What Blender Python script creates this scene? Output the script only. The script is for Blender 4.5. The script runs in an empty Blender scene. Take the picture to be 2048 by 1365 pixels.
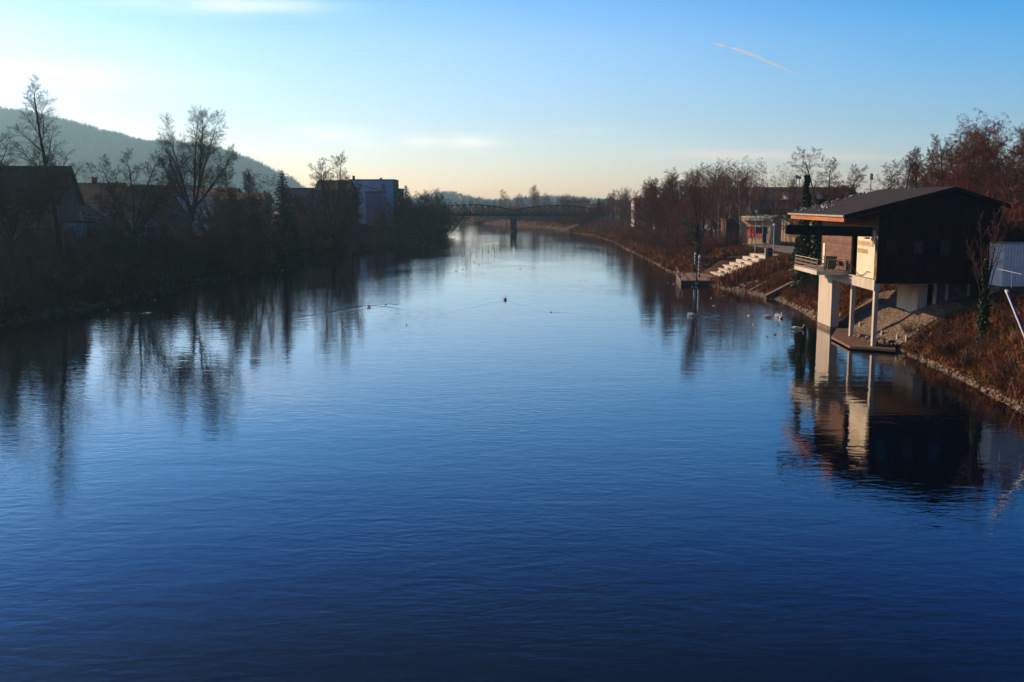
import bpy, math, random
import numpy as np
from mathutils import Vector, Matrix

# ------------------------------------------------------------------ camera, sky, sun, exposure
scene = bpy.context.scene
col = scene.collection
CAM_H, FPX = 12.0, 2000.0
PITCH = math.atan(277.5 / FPX)
cd = bpy.data.cameras.new("camera"); cam = bpy.data.objects.new("camera", cd); col.objects.link(cam)
cd.sensor_width = 36.0; cd.lens = 36.0 * FPX / 2048.0; cd.clip_start = 0.3; cd.clip_end = 60000
cam.location = (0, 0, CAM_H); cam.rotation_euler = (math.pi / 2 - PITCH, 0, 0)
scene.camera = cam

SUN_AZ, SUN_EL = math.radians(-60.0), math.radians(20.0)      # azimuth from +Y, negative = to the left
sdir = Vector((math.sin(SUN_AZ) * math.cos(SUN_EL), math.cos(SUN_AZ) * math.cos(SUN_EL), math.sin(SUN_EL)))
ld = bpy.data.lights.new("sun", 'SUN'); ld.energy = 5.0; ld.angle = math.radians(0.5); ld.color = (1.0, 0.72, 0.46)
sun = bpy.data.objects.new("sun", ld); col.objects.link(sun)
sun.rotation_euler = sdir.to_track_quat('Z', 'Y').to_euler()

def pixdir(px, py):
    x, y = (px - 1024) / FPX, -(py - 682.5) / FPX
    v = Vector((x, math.cos(PITCH) + y * math.sin(PITCH), -math.sin(PITCH) + y * math.cos(PITCH)))
    return v.normalized()

world = bpy.data.worlds.new("World"); scene.world = world; world.use_nodes = True
wt = world.node_tree; wn = wt.nodes; wl = wt.links
for n in list(wn): wn.remove(n)
wo = wn.new('ShaderNodeOutputWorld'); bg = wn.new('ShaderNodeBackground'); bg.inputs[1].default_value = 0.15
sky = wn.new('ShaderNodeTexSky'); sky.sky_type = 'NISHITA'; sky.sun_disc = False
sky.sun_elevation = SUN_EL; sky.sun_rotation = SUN_AZ
sky.air_density = 1.0; sky.dust_density = 0.9; sky.ozone_density = 4.0; sky.altitude = 300
hs = wn.new('ShaderNodeHueSaturation'); hs.inputs['Saturation'].default_value = 1.52
wl.new(sky.outputs[0], hs.inputs['Color'])
tint = wn.new('ShaderNodeMix'); tint.data_type = 'RGBA'; tint.blend_type = 'MULTIPLY'; tint.inputs[0].default_value = 1
wl.new(hs.outputs[0], tint.inputs[6]); tint.inputs[7].default_value = (1.12, 1.0, 1.08, 1); cur = tint.outputs[2]
# warm low sky, deep blue towards the zenith
tcz = wn.new('ShaderNodeTexCoord'); sz = wn.new('ShaderNodeSeparateXYZ'); wl.new(tcz.outputs['Generated'], sz.inputs[0])
zr = wn.new('ShaderNodeValToRGB'); wl.new(sz.outputs['Z'], zr.inputs[0]); ze = zr.color_ramp.elements
ze[0].position = 0.0; ze[0].color = (1.0, .86, .86, 1); ze[1].position = .55; ze[1].color = (.06, .11, .2, 1)
for p_, c_ in ((.07, (.92, .88, .90)), (.15, (1.02, .93, .9)), (.235, (.42, .78, .92)), (.33, (.06, .38, .72)), (.42, (.05, .14, .27))):
    e_ = ze.new(p_); e_.color = (*c_, 1)
zm = wn.new('ShaderNodeMix'); zm.data_type = 'RGBA'; zm.blend_type = 'MULTIPLY'; zm.inputs[0].default_value = 1
# wide pale glow round the sun's side of the sky
gd = wn.new('ShaderNodeVectorMath'); gd.operation = 'DOT_PRODUCT'; wl.new(tcz.outputs['Generated'], gd.inputs[0]); gd.inputs[1].default_value = sdir
gr = wn.new('ShaderNodeMapRange'); gr.interpolation_type = 'SMOOTHSTEP'; gr.inputs[1].default_value = .02; gr.inputs[2].default_value = .62; wl.new(gd.outputs['Value'], gr.inputs[0])
gv = wn.new('ShaderNodeVectorMath'); gv.operation = 'SCALE'; gv.inputs[0].default_value = (1.15, .68, 0); wl.new(gr.outputs[0], gv.inputs['Scale'])
ga = wn.new('ShaderNodeVectorMath'); ga.operation = 'ADD'; wl.new(cur, ga.inputs[0]); wl.new(gv.outputs[0], ga.inputs[1]); cur = ga.outputs[0]
# unseen sky opposite the sun, dimmed to darken faces turned to the camera
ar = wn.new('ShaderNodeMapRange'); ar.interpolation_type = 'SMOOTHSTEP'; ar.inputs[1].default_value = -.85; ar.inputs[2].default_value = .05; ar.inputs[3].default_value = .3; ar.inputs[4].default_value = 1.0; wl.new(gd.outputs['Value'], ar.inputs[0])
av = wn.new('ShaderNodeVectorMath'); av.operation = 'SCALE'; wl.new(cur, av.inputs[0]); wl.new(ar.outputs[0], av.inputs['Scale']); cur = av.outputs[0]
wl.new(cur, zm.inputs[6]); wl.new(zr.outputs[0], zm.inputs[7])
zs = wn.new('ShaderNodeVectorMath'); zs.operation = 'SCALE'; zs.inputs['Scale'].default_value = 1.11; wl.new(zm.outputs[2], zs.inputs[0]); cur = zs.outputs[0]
tc = wn.new('ShaderNodeTexCoord')
nz = wn.new('ShaderNodeTexNoise'); nz.inputs['Scale'].default_value = 9; nz.inputs['Detail'].default_value = 6
mp = wn.new('ShaderNodeMapping'); mp.inputs['Scale'].default_value = (1, 1, 6)
wl.new(tc.outputs['Generated'], mp.inputs[0]); wl.new(mp.outputs[0], nz.inputs['Vector'])
def wmath(op, a, b=None):
    m = wn.new('ShaderNodeMath'); m.operation = op
    for i, v in enumerate((a, b)):
        if v is None: continue
        if isinstance(v, (int, float)): m.inputs[i].default_value = v
        else: wl.new(v, m.inputs[i])
    return m.outputs[0]
def wdot(vec):
    m = wn.new('ShaderNodeVectorMath'); m.operation = 'DOT_PRODUCT'
    wl.new(tc.outputs['Generated'], m.inputs[0]); m.inputs[1].default_value = vec
    return m.outputs['Value']
# thin high clouds: direction, half width, half height (radians), tilt, opacity, colour
for (px, py, a, b, tilt, op, c) in [
        (430, 8, .085, .008, .02, .75, (8.0, 7.6, 7.2)), (655, 266, .034, .0065, 0, .55, (9.4, 8.0, 6.8)),
        (735, 292, .02, .004, -.1, .4, (9.4, 8.0, 6.8)), (842, 282, .020, .006, 0, .5, (9.2, 7.7, 6.5)),
        (945, 283, .027, .0065, 0, .65, (9.2, 7.7, 6.5)), (1470, 310, .085, .0048, -.01, .72, (6.4, 5.2, 4.6)),
        (1720, 316, .05, .003, -.01, .3, (6, 5, 4.6)), (60, 150, .12, .012, .05, .35, (11, 10, 9.4)),
        (660, 228, .03, .0015, 0, .25, (7.5, 7, 6.6)), (1160, 262, .03, .003, 0, .3, (7, 6.4, 6))]:
    n = pixdir(px, py); T = Vector((0, 0, 1)).cross(n).normalized() * -1; B = n.cross(T).normalized() * -1
    if B.z < 0: B = -B
    T2 = T * math.cos(tilt) + B * math.sin(tilt); B2 = B * math.cos(tilt) - T * math.sin(tilt)
    x = wmath('DIVIDE', wdot(T2), a); y = wmath('DIVIDE', wdot(B2), b)
    r2 = wmath('ADD', wmath('MULTIPLY', x, x), wmath('MULTIPLY', y, y))
    g = wmath('POWER', 2.718, wmath('MULTIPLY', r2, -1))
    nn = wmath('MULTIPLY', wmath('SUBTRACT', nz.outputs['Fac'], 0.22), 2.1)
    front = wmath('GREATER_THAN', wdot(n), 0.5)
    fac = wmath('MINIMUM', wmath('MULTIPLY', wmath('MULTIPLY', wmath('MULTIPLY', g, nn), op), front), 1.0)
    fac = wmath('MAXIMUM', fac, 0.0)
    mx = wn.new('ShaderNodeMix'); mx.data_type = 'RGBA'
    wl.new(fac, mx.inputs[0]); wl.new(cur, mx.inputs[6]); mx.inputs[7].default_value = (*c, 1)
    cur = mx.outputs[2]
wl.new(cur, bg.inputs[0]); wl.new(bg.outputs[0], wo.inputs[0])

vs = scene.view_settings
vs.view_transform = 'Standard'; vs.look = 'None'; vs.exposure = 0.43; vs.gamma = 1.0; vs.use_curve_mapping = False
scene.cycles.use_denoising = True
scene.cycles.max_bounces = 6; scene.cycles.volume_bounces = 1; scene.cycles.transparent_max_bounces = 8
scene.cycles.caustics_reflective = False; scene.cycles.caustics_refractive = False

# ------------------------------------------------------------------ measuring helpers
RX = np.array([1, 0, 0.]); FW = np.array([0, math.cos(PITCH), -math.sin(PITCH)]); UP = np.array([0, math.sin(PITCH), math.cos(PITCH)])
AX = math.atan(66 / FPX * math.cos(PITCH))
UD = np.array([math.cos(AX), -math.sin(AX), 0]); VD = np.array([math.sin(AX), math.cos(AX), 0])
def W(x, y, z=None, d=None, u=None, v=None):
    r = (x - 1024) / FPX * RX - (y - 682.5) / FPX * UP + FW
    if z is not None: t = (z - CAM_H) / r[2]
    elif d is not None: t = d / r[1]
    elif u is not None: t = u / (r @ UD)
    else: t = v / (r @ VD)
    return np.array([0, 0, CAM_H]) + t * r
def uv(u, v, z=0): return u * UD + v * VD + np.array([0, 0, z])

# ------------------------------------------------------------------ materials
def mat(name, c1, c2=None, rough=.85, scale=4.0, bump=0.0, detail=4, coords='Object', stretch=(1, 1, 1), rand=0.0, spec=.3, metal=0.0, lo=.35, hi=.65, c3=None, bscale=None, bdist=.05):
    m = bpy.data.materials.new(name); m.use_nodes = True; nt = m.node_tree; N = nt.nodes; L = nt.links
    b = N['Principled BSDF']; b.inputs['Roughness'].default_value = rough; b.inputs['Metallic'].default_value = metal
    b.inputs['Specular IOR Level'].default_value = spec
    t = N.new('ShaderNodeTexCoord'); mpg = N.new('ShaderNodeMapping'); mpg.inputs['Scale'].default_value = stretch
    L.new(t.outputs[coords], mpg.inputs[0])
    no = N.new('ShaderNodeTexNoise'); no.inputs['Scale'].default_value = scale; no.inputs['Detail'].default_value = detail
    L.new(mpg.outputs[0], no.inputs['Vector'])
    rp = N.new('ShaderNodeValToRGB'); L.new(no.outputs['Fac'], rp.inputs[0])
    if c2 is None: c2 = tuple(x * .75 for x in c1)
    rp.color_ramp.elements[0].position = lo; rp.color_ramp.elements[0].color = (*c1, 1)
    rp.color_ramp.elements[1].position = hi; rp.color_ramp.elements[1].color = (*c2, 1)
    if c3 is not None:
        e = rp.color_ramp.elements.new(min(.95, hi + .12)); e.color = (*c3, 1)
    out = rp.outputs[0]
    if rand > 0:
        oi = N.new('ShaderNodeObjectInfo'); hv = N.new('ShaderNodeHueSaturation'); mm = N.new('ShaderNodeMapRange')
        mm.inputs[3].default_value = 1 - rand; mm.inputs[4].default_value = 1 + rand
        L.new(oi.outputs['Random'], mm.inputs[0]); L.new(mm.outputs[0], hv.inputs['Value']); L.new(out, hv.inputs['Color']); out = hv.outputs[0]
    L.new(out, b.inputs['Base Color'])
    if bump > 0:
        n2 = N.new('ShaderNodeTexNoise'); n2.inputs['Scale'].default_value = bscale or scale * 4; n2.inputs['Detail'].default_value = 5
        L.new(mpg.outputs[0], n2.inputs['Vector'])
        bp = N.new('ShaderNodeBump'); bp.inputs['Strength'].default_value = bump; bp.inputs['Distance'].default_value = bdist
        L.new(n2.outputs['Fac'], bp.inputs['Height']); L.new(bp.outputs[0], b.inputs['Normal'])
    return m
def boards(name, c1, c2, period, axis='Z', rough=.8, depth=.02, spec=.2):
    m = mat(name, c1, c2, rough=rough, scale=1.2, stretch=(1, 1, 1), spec=spec)
    nt = m.node_tree; N = nt.nodes; L = nt.links; b = N['Principled BSDF']
    t = N.new('ShaderNodeTexCoord'); sx = N.new('ShaderNodeSeparateXYZ'); L.new(t.outputs['Object'], sx.inputs[0])
    d = N.new('ShaderNodeMath'); d.operation = 'DIVIDE'; d.inputs[1].default_value = period; L.new(sx.outputs[axis], d.inputs[0])
    fr = N.new('ShaderNodeMath'); fr.operation = 'FRACT'; L.new(d.outputs[0], fr.inputs[0])
    fl = N.new('ShaderNodeMath'); fl.operation = 'FLOOR'; L.new(d.outputs[0], fl.inputs[0])
    rp = N.new('ShaderNodeValToRGB'); rp.color_ramp.elements[0].color = (0, 0, 0, 1); rp.color_ramp.elements[0].position = 0
    rp.color_ramp.elements[1].position = .14; rp.color_ramp.elements[1].color = (1, 1, 1, 1); L.new(fr.outputs[0], rp.inputs[0])
    bp = N.new('ShaderNodeBump'); bp.inputs['Strength'].default_value = .9; bp.inputs['Distance'].default_value = depth
    L.new(rp.outputs[0], bp.inputs['Height']); L.new(bp.outputs[0], b.inputs['Normal'])
    wn_ = N.new('ShaderNodeTexWhiteNoise'); wn_.noise_dimensions = '1D'; L.new(fl.outputs[0], wn_.inputs['W'])
    mr = N.new('ShaderNodeMapRange'); mr.inputs[3].default_value = .72; mr.inputs[4].default_value = 1.2; L.new(wn_.outputs['Value'], mr.inputs[0])
    hv = N.new('ShaderNodeHueSaturation'); L.new(mr.outputs[0], hv.inputs['Value'])
    src = b.inputs['Base Color'].links[0].from_socket; L.new(src, hv.inputs['Color'])
    # the open joint between two boards
    mj = N.new('ShaderNodeMix'); mj.data_type = 'RGBA'; L.new(rp.outputs[0], mj.inputs[0]); mj.inputs[6].default_value = tuple(x * .3 for x in c1) + (1,)
    L.new(hv.outputs[0], mj.inputs[7]); L.new(mj.outputs[2], b.inputs['Base Color'])
    return m

M = {}
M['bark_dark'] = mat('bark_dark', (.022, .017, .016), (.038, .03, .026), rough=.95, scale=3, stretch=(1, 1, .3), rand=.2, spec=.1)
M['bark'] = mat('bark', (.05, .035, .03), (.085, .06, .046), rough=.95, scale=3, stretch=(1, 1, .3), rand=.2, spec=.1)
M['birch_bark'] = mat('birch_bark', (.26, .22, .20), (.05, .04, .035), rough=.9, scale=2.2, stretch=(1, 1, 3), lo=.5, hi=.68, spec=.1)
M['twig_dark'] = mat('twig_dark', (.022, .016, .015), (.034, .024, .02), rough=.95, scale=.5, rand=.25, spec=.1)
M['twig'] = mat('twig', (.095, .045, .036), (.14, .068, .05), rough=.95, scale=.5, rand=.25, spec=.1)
M['twig_far'] = mat('twig_far', (.17, .11, .095), (.22, .145, .12), rough=.95, scale=.5, rand=.2, spec=.1)  # lighter copy of twig: sunlit haze beyond the bridge put into the colour
M['twig_red'] = mat('twig_red', (.13, .046, .04), (.17, .068, .056), rough=.95, scale=.5, rand=.2, spec=.1)
M['twig_pale'] = mat('twig_pale', (.055, .04, .028), (.085, .06, .04), rough=.95, scale=.5, rand=.2, spec=.1)
M['ivy'] = mat('ivy', (.018, .035, .010), (.05, .085, .02), rough=.6, scale=2.5, spec=.3, rand=.15, c3=(.10, .12, .02))
M['needles'] = mat('needles', (.010, .024, .014), (.022, .045, .02), rough=.8, scale=1.5, rand=.2)
M['greenleaf'] = mat('greenleaf', (.03, .07, .025), (.06, .12, .04), rough=.8, scale=1.5)
M['conc'] = mat('board_marked_concrete', (.55, .49, .41), (.43, .38, .31), rough=.85, scale=.9, bump=.25, bscale=14, stretch=(1, 1, .5))
M['conc_pale'] = mat('pale_concrete', (.55, .47, .38), (.42, .355, .28), rough=.85, scale=1.1, bump=.3, bscale=9, stretch=(1.6, 1.6, .22), c3=(.30, .24, .18))
M['panel'] = mat('cream_painted_panel', (.72, .62, .44), (.64, .54, .38), rough=.7, scale=.8)
M['wood_black'] = boards('black_stained_boards', (.014, .010, .009), (.022, .015, .012), .18, 'X', depth=.02)
M['clad'] = boards('brown_lap_cladding', (.15, .078, .055), (.21, .12, .085), .16, 'Z', depth=.03)
M['roof'] = mat('roof_felt', (.026, .017, .017), (.018, .013, .013), rough=.9, scale=1.1, bump=.3, bscale=30, stretch=(1, .25, 1))
M['orange_wood'] = mat('varnished_orange_wood', (.55, .17, .03), (.38, .09, .015), rough=.35, scale=1.6, stretch=(3, .25, 3), spec=.6)
M['gutter'] = mat('zinc_gutter', (.42, .36, .31), (.30, .26, .23), rough=.5, scale=3, metal=.3)
M['steel_dark'] = mat('dark_green_steel', (.010, .013, .014), (.016, .02, .02), rough=.8, scale=2, spec=.1)
M['steel_grey'] = mat('galvanised_steel', (.45, .43, .42), (.33, .32, .31), rough=.45, scale=6, metal=.4)
M['rail_wood'] = mat('weathered_rail_boards', (.16, .085, .06), (.10, .055, .04), rough=.8, scale=3, stretch=(1, 4, 1))
M['deck'] = mat('wet_brown_deck', (.21, .115, .078), (.14, .075, .05), rough=.6, scale=1.5, bump=.3, bscale=12)
M['rock'] = mat('river_stone', (.20, .14, .10), (.11, .08, .06), rough=.9, scale=1.2, bump=.6, bscale=6, c3=(.28, .21, .15))
M['rock_dark'] = mat('dark_bank_stone', (.13, .09, .07), (.08, .06, .05), rough=.9, scale=1.2, bump=.6, bscale=6)
M['stage'] = boards('stage_boards', (.34, .22, .15), (.25, .16, .11), .3, 'X')
M['asphalt'] = mat('asphalt', (.075, .068, .075), (.05, .046, .052), rough=.9, scale=.4, bump=.2, bscale=20)
M['path'] = mat('gravel_path', (.24, .185, .15), (.17, .13, .105), rough=.95, scale=.8, bump=.2, bscale=18)
M['black'] = mat('black_rubber', (.01, .01, .011), (.016, .016, .018), rough=.7)
M['glass'] = mat('dark_window_glass', (.012, .016, .022), (.02, .025, .032), rough=.08, spec=.6)
M['white'] = mat('white_paint', (.72, .71, .70), (.62, .61, .60), rough=.6, scale=2)
M['whitefeather'] = mat('white_feathers', (.80, .76, .70), (.68, .63, .56), rough=.8, scale=6)
M['greyfeather'] = mat('grey_feathers', (.22, .23, .27), (.11, .12, .15), rough=.7, scale=9, rand=.5)
M['brownfeather'] = mat('brown_feathers', (.06, .045, .035), (.025, .02, .018), rough=.8, scale=9, rand=.4)
M['beak'] = mat('orange_beak', (.6, .2, .03), (.5, .14, .02), rough=.5)
M['blue_wall'] = mat('pale_blue_render', (.27, .40, .58), (.23, .35, .51), rough=.85, scale=.3)
M['mauve_wall'] = mat('mauve_render', (.25, .19, .30), (.21, .16, .26), rough=.85, scale=.3)
M['brick'] = mat('dark_brick', (.10, .055, .05), (.075, .04, .038), rough=.9, scale=1)
M['house_dark'] = mat('grey_render', (.13, .11, .12), (.10, .085, .095), rough=.9, scale=.5)
M['hall_cream'] = mat('warm_cream_render', (.50, .34, .20), (.42, .28, .16), rough=.9, scale=.5)
M['house_cream'] = mat('cream_render', (.30, .24, .19), (.25, .20, .155), rough=.9, scale=.5)
M['house_white'] = mat('white_render', (.50, .48, .48), (.42, .40, .40), rough=.9, scale=.5)
M['tile_dark'] = mat('dark_roof_tiles', (.045, .030, .028), (.03, .022, .022), rough=.85, scale=1.5, bump=.5, bscale=6)
M['tile_red'] = mat('red_brown_roof_tiles', (.21, .10, .06), (.13, .065, .042), rough=.85, scale=1.5, bump=.5, bscale=6)
M['tile_blue'] = mat('slate_roof', (.09, .11, .15), (.065, .08, .11), rough=.7, scale=1.5, bump=.3, bscale=6)
M['red_paint'] = mat('red_painted_boards', (.50, .03, .035), (.36, .02, .028), rough=.5, scale=1)
M['green_band'] = mat('green_weathered_fascia', (.10, .22, .15), (.07, .15, .11), rough=.7, scale=1)
M['blue_paint'] = mat('blue_paint', (.02, .05, .28), (.015, .04, .22), rough=.4)
M['bin_green'] = mat('green_plastic', (.015, .05, .02), (.012, .04, .016), rough=.4, spec=.5)
M['yellow'] = mat('yellow_paint', (.6, .42, .03), (.5, .34, .02), rough=.6)
M['door_ochre'] = mat('ochre_door', (.24, .15, .055), (.17, .10, .04), rough=.6, scale=2)
M['carpaint'] = mat('dark_blue_car_paint', (.012, .016, .035), (.012, .016, .03), rough=.25, spec=.6)
M['carwhite'] = mat('pale_car_paint', (.55, .52, .5), (.5, .47, .45), rough=.3, spec=.6)
M['skin'] = mat('skin', (.45, .26, .19), (.42, .24, .17), rough=.6)
M['cloth_dark'] = mat('dark_cloth', (.012, .013, .018), (.02, .02, .026), rough=.95)
M['hair'] = mat('brown_hair', (.03, .018, .012), (.02, .012, .008), rough=.8)
M['pink'] = mat('pink_poster_print', (.10, .02, .045), (.04, .015, .03), rough=.6, scale=3)
M['contrail'] = None

# stone paving with joints
def stone_mat(name, c1, c2, sc, stretch):
    m = mat(name, c1, c2, rough=.9, scale=.8)
    nt = m.node_tree; N = nt.nodes; L = nt.links; b = N['Principled BSDF']
    t = N.new('ShaderNodeTexCoord'); mpg = N.new('ShaderNodeMapping'); mpg.inputs['Scale'].default_value = stretch; L.new(t.outputs['Object'], mpg.inputs[0])
    v = N.new('ShaderNodeTexVoronoi'); v.feature = 'DISTANCE_TO_EDGE'; v.inputs['Scale'].default_value = sc; L.new(mpg.outputs[0], v.inputs['Vector'])
    rp = N.new('ShaderNodeValToRGB'); rp.color_ramp.elements[0].color = (.25, .25, .25, 1); rp.color_ramp.elements[0].position = .02; rp.color_ramp.elements[1].position = .12
    L.new(v.outputs['Distance'], rp.inputs[0])
    bp = N.new('ShaderNodeBump'); bp.inputs['Strength'].default_value = 1; bp.inputs['Distance'].default_value = .12
    L.new(rp.outputs[0], bp.inputs['Height']); L.new(bp.outputs[0], b.inputs['Normal'])
    mm = N.new('ShaderNodeMix'); mm.data_type = 'RGBA'; mm.blend_type = 'MULTIPLY'; mm.inputs[0].default_value = .8
    src = b.inputs['Base Color'].links[0].from_socket; L.new(src, mm.inputs[6]); L.new(rp.outputs[0], mm.inputs[7]); L.new(mm.outputs[2], b.inputs['Base Color'])
    return m
M['paving'] = stone_mat('stone_pitching', (.24, .165, .115), (.17, .12, .085), 2.4, (1, 1.6, 1))

def ground_mat():
    m = bpy.data.materials.new('bank_soil_and_dry_grass'); m.use_nodes = True; nt = m.node_tree; N = nt.nodes; L = nt.links
    b = N['Principled BSDF']; b.inputs['Roughness'].default_value = .95; b.inputs['Specular IOR Level'].default_value = .1
    t = N.new('ShaderNodeTexCoord')
    n1 = N.new('ShaderNodeTexNoise'); n1.inputs['Scale'].default_value = .12; n1.inputs['Detail'].default_value = 8; L.new(t.outputs['Object'], n1.inputs['Vector'])
    r = N.new('ShaderNodeValToRGB'); L.new(n1.outputs['Fac'], r.inputs[0])
    E = r.color_ramp.elements; E[0].position = .3; E[0].color = (.045, .03, .02, 1); E[1].position = .72; E[1].color = (.11, .055, .028, 1)
    e = E.new(.5); e.color = (.075, .038, .022, 1)
    # green turf on the level ground of the right bank
    sx = N.new('ShaderNodeSeparateXYZ'); L.new(t.outputs['Object'], sx.inputs[0])
    a = N.new('ShaderNodeMapRange'); a.inputs[1].default_value = 2.6; a.inputs[2].default_value = 3.5; L.new(sx.outputs['Z'], a.inputs[0])
    xx = N.new('ShaderNodeMapRange'); xx.inputs[1].default_value = 34; xx.inputs[2].default_value = 40; L.new(sx.outputs['X'], xx.inputs[0])
    ml = N.new('ShaderNodeMath'); ml.operation = 'MULTIPLY'; L.new(a.outputs[0], ml.inputs[0]); L.new(xx.outputs[0], ml.inputs[1])
    mx = N.new('ShaderNodeMix'); mx.data_type = 'RGBA'; L.new(ml.outputs[0], mx.inputs[0]); L.new(r.outputs[0], mx.inputs[6]); mx.inputs[7].default_value = (.055, .065, .022, 1)
    L.new(mx.outputs[2], b.inputs['Base Color'])
    n2 = N.new('ShaderNodeTexNoise'); n2.inputs['Scale'].default_value = 2.5; n2.inputs['Detail'].default_value = 6; L.new(t.outputs['Object'], n2.inputs['Vector'])
    bp = N.new('ShaderNodeBump'); bp.inputs['Strength'].default_value = .8; bp.inputs['Distance'].default_value = .3; L.new(n2.outputs['Fac'], bp.inputs['Height']); L.new(bp.outputs[0], b.inputs['Normal'])
    return m
M['ground'] = ground_mat()

def undergrowth_mat(name, cols):
    m = bpy.data.materials.new(name); m.use_nodes = True; nt = m.node_tree; N = nt.nodes; L = nt.links
    b = N['Principled BSDF']; b.inputs['Roughness'].default_value = .9; b.inputs['Specular IOR Level'].default_value = .1
    t = N.new('ShaderNodeTexCoord')
    n1 = N.new('ShaderNodeTexNoise'); n1.inputs['Scale'].default_value = .5; n1.inputs['Detail'].default_value = 8; n1.inputs['Roughness'].default_value = .75; L.new(t.outputs['Object'], n1.inputs['Vector'])
    n2 = N.new('ShaderNodeTexNoise'); n2.inputs['Scale'].default_value = 5; n2.inputs['Detail'].default_value = 2; L.new(t.outputs['Object'], n2.inputs['Vector'])
    ad = N.new('ShaderNodeMath'); ad.operation = 'MULTIPLY_ADD'; L.new(n2.outputs['Fac'], ad.inputs[0]); ad.inputs[1].default_value = .45; 
    sb = N.new('ShaderNodeMath'); sb.operation = 'SUBTRACT'; L.new(n1.outputs['Fac'], sb.inputs[0]); sb.inputs[1].default_value = .22; L.new(sb.outputs[0], ad.inputs[2])
    r = N.new('ShaderNodeValToRGB'); L.new(ad.outputs[0], r.inputs[0]); E = r.color_ramp.elements
    E[0].position = .34; E[0].color = (*cols[0], 1); E[1].position = .66; E[1].color = (*cols[-1], 1)
    for i, c in enumerate(cols[1:-1]):
        e = E.new(.34 + .32 * (i + 1) / (len(cols) - 1)); e.color = (*c, 1)
    L.new(r.outputs[0], b.inputs['Base Color'])
    return m
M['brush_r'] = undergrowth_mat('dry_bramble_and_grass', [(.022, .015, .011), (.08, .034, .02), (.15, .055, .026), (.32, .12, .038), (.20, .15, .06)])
M['brush_far'] = undergrowth_mat('far_bank_growth', [(.08, .052, .045), (.11, .07, .06), (.15, .10, .08)])  # paler growth, with the far haze put into its colour
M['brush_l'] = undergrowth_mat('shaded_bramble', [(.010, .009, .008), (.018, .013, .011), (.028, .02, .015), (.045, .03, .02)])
M['brush_g'] = undergrowth_mat('olive_bank_grass', [(.05, .035, .02), (.05, .045, .018), (.085, .07, .022), (.12, .09, .03)])
M['straw'] = mat('straw', (.34, .24, .14), (.22, .15, .09), rough=.9, scale=2)
M['woods'] = undergrowth_mat('winter_wood', [(.014, .034, .042), (.02, .042, .05), (.03, .052, .055)])  # blue-green of the haze over the hills is put into the base colour

# ------------------------------------------------------------------ mesh builder
def link(name, me, m=None, parent=None):
    if m is not None: me.materials.append(m)
    o = bpy.data.objects.new(name, me); col.objects.link(o)
    if parent is not None: o.parent = parent
    return o
def tag(o, label=None, cat=None, group=None, kind=None):
    if label: o['label'] = label
    if cat: o['category'] = cat
    if group: o['group'] = group
    if kind: o['kind'] = kind
    return o
def thing(name, label, cat, loc=(0, 0, 0), rz=0, group=None):
    o = bpy.data.objects.new(name, None); col.objects.link(o); o.location = tuple(float(c) for c in loc); o.rotation_euler = (0, 0, rz)
    o.empty_display_size = .3
    return tag(o, label, cat, group)
class MB:
    def __init__(s): s.v = []; s.f = []
    def add(s, vs, fs):
        k = len(s.v); s.v += [tuple(float(c) for c in p) for p in vs]; s.f += [tuple(i + k for i in f) for f in fs]
    def box(s, x0, x1, y0, y1, z0, z1):
        s.add([(x0, y0, z0), (x1, y0, z0), (x1, y1, z0), (x0, y1, z0), (x0, y0, z1), (x1, y0, z1), (x1, y1, z1), (x0, y1, z1)],
              [(0, 3, 2, 1), (4, 5, 6, 7), (0, 1, 5, 4), (1, 2, 6, 5), (2, 3, 7, 6), (3, 0, 4, 7)])
    def prism(s, poly, d):            # poly: list of 3d points, extruded by vector d
        n = len(poly); P = [np.array(p, float) for p in poly]; d = np.array(d, float)
        s.add(P + [p + d for p in P], [tuple(range(n))[::-1], tuple(range(n, 2 * n))] + [(i, (i + 1) % n, n + (i + 1) % n, n + i) for i in range(n)])
    def beam(s, p0, p1, w, h=None, up=(0, 0, 1)):
        h = h or w; p0 = Vector(p0); p1 = Vector(p1); d = (p1 - p0).normalized(); up = Vector(up)
        if abs(d.dot(up)) > .98: up = Vector((0, 1, 0))
        a = d.cross(up).normalized() * w / 2; b = a.cross(d).normalized() * h / 2
        s.add([p0 - a - b, p0 + a - b, p0 + a + b, p0 - a + b, p1 - a - b, p1 + a - b, p1 + a + b, p1 - a + b],
              [(0, 1, 2, 3), (7, 6, 5, 4), (0, 4, 5, 1), (1, 5, 6, 2), (2, 6, 7, 3), (3, 7, 4, 0)])
    def tube(s, pts, rad, n=8, sy=1.0):
        pts = [Vector(p) for p in pts]
        if not hasattr(rad, '__len__'): rad = [rad] * len(pts)
        vs_ = []; K = len(pts)
        for i, p in enumerate(pts):
            d = (pts[min(i + 1, K - 1)] - pts[max(i - 1, 0)]).normalized()
            r = Vector((0, 1, 0)) if abs(d.y) < .9 else Vector((1, 0, 0))
            a = r - d * r.dot(d); a.normalize(); b = d.cross(a)
            for j in range(n):
                t = 2 * math.pi * j / n; vs_.append(p + a * (math.cos(t) * rad[i] * sy) + b * (math.sin(t) * rad[i]))
        fs = [(i * n + j, i * n + (j + 1) % n, (i + 1) * n + (j + 1) % n, (i + 1) * n + j) for i in range(K - 1) for j in range(n)]
        fs += [tuple(range(n))[::-1], tuple((K - 1) * n + j for j in range(n))]
        s.add(vs_, fs)
    def build(s, name, m=None, parent=None, smooth=False):
        me = bpy.data.meshes.new(name); me.from_pydata(s.v, [], s.f); me.update()
        if smooth: me.polygons.foreach_set('use_smooth', [True] * len(me.polygons))
        return link(name, me, m, parent)
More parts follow.
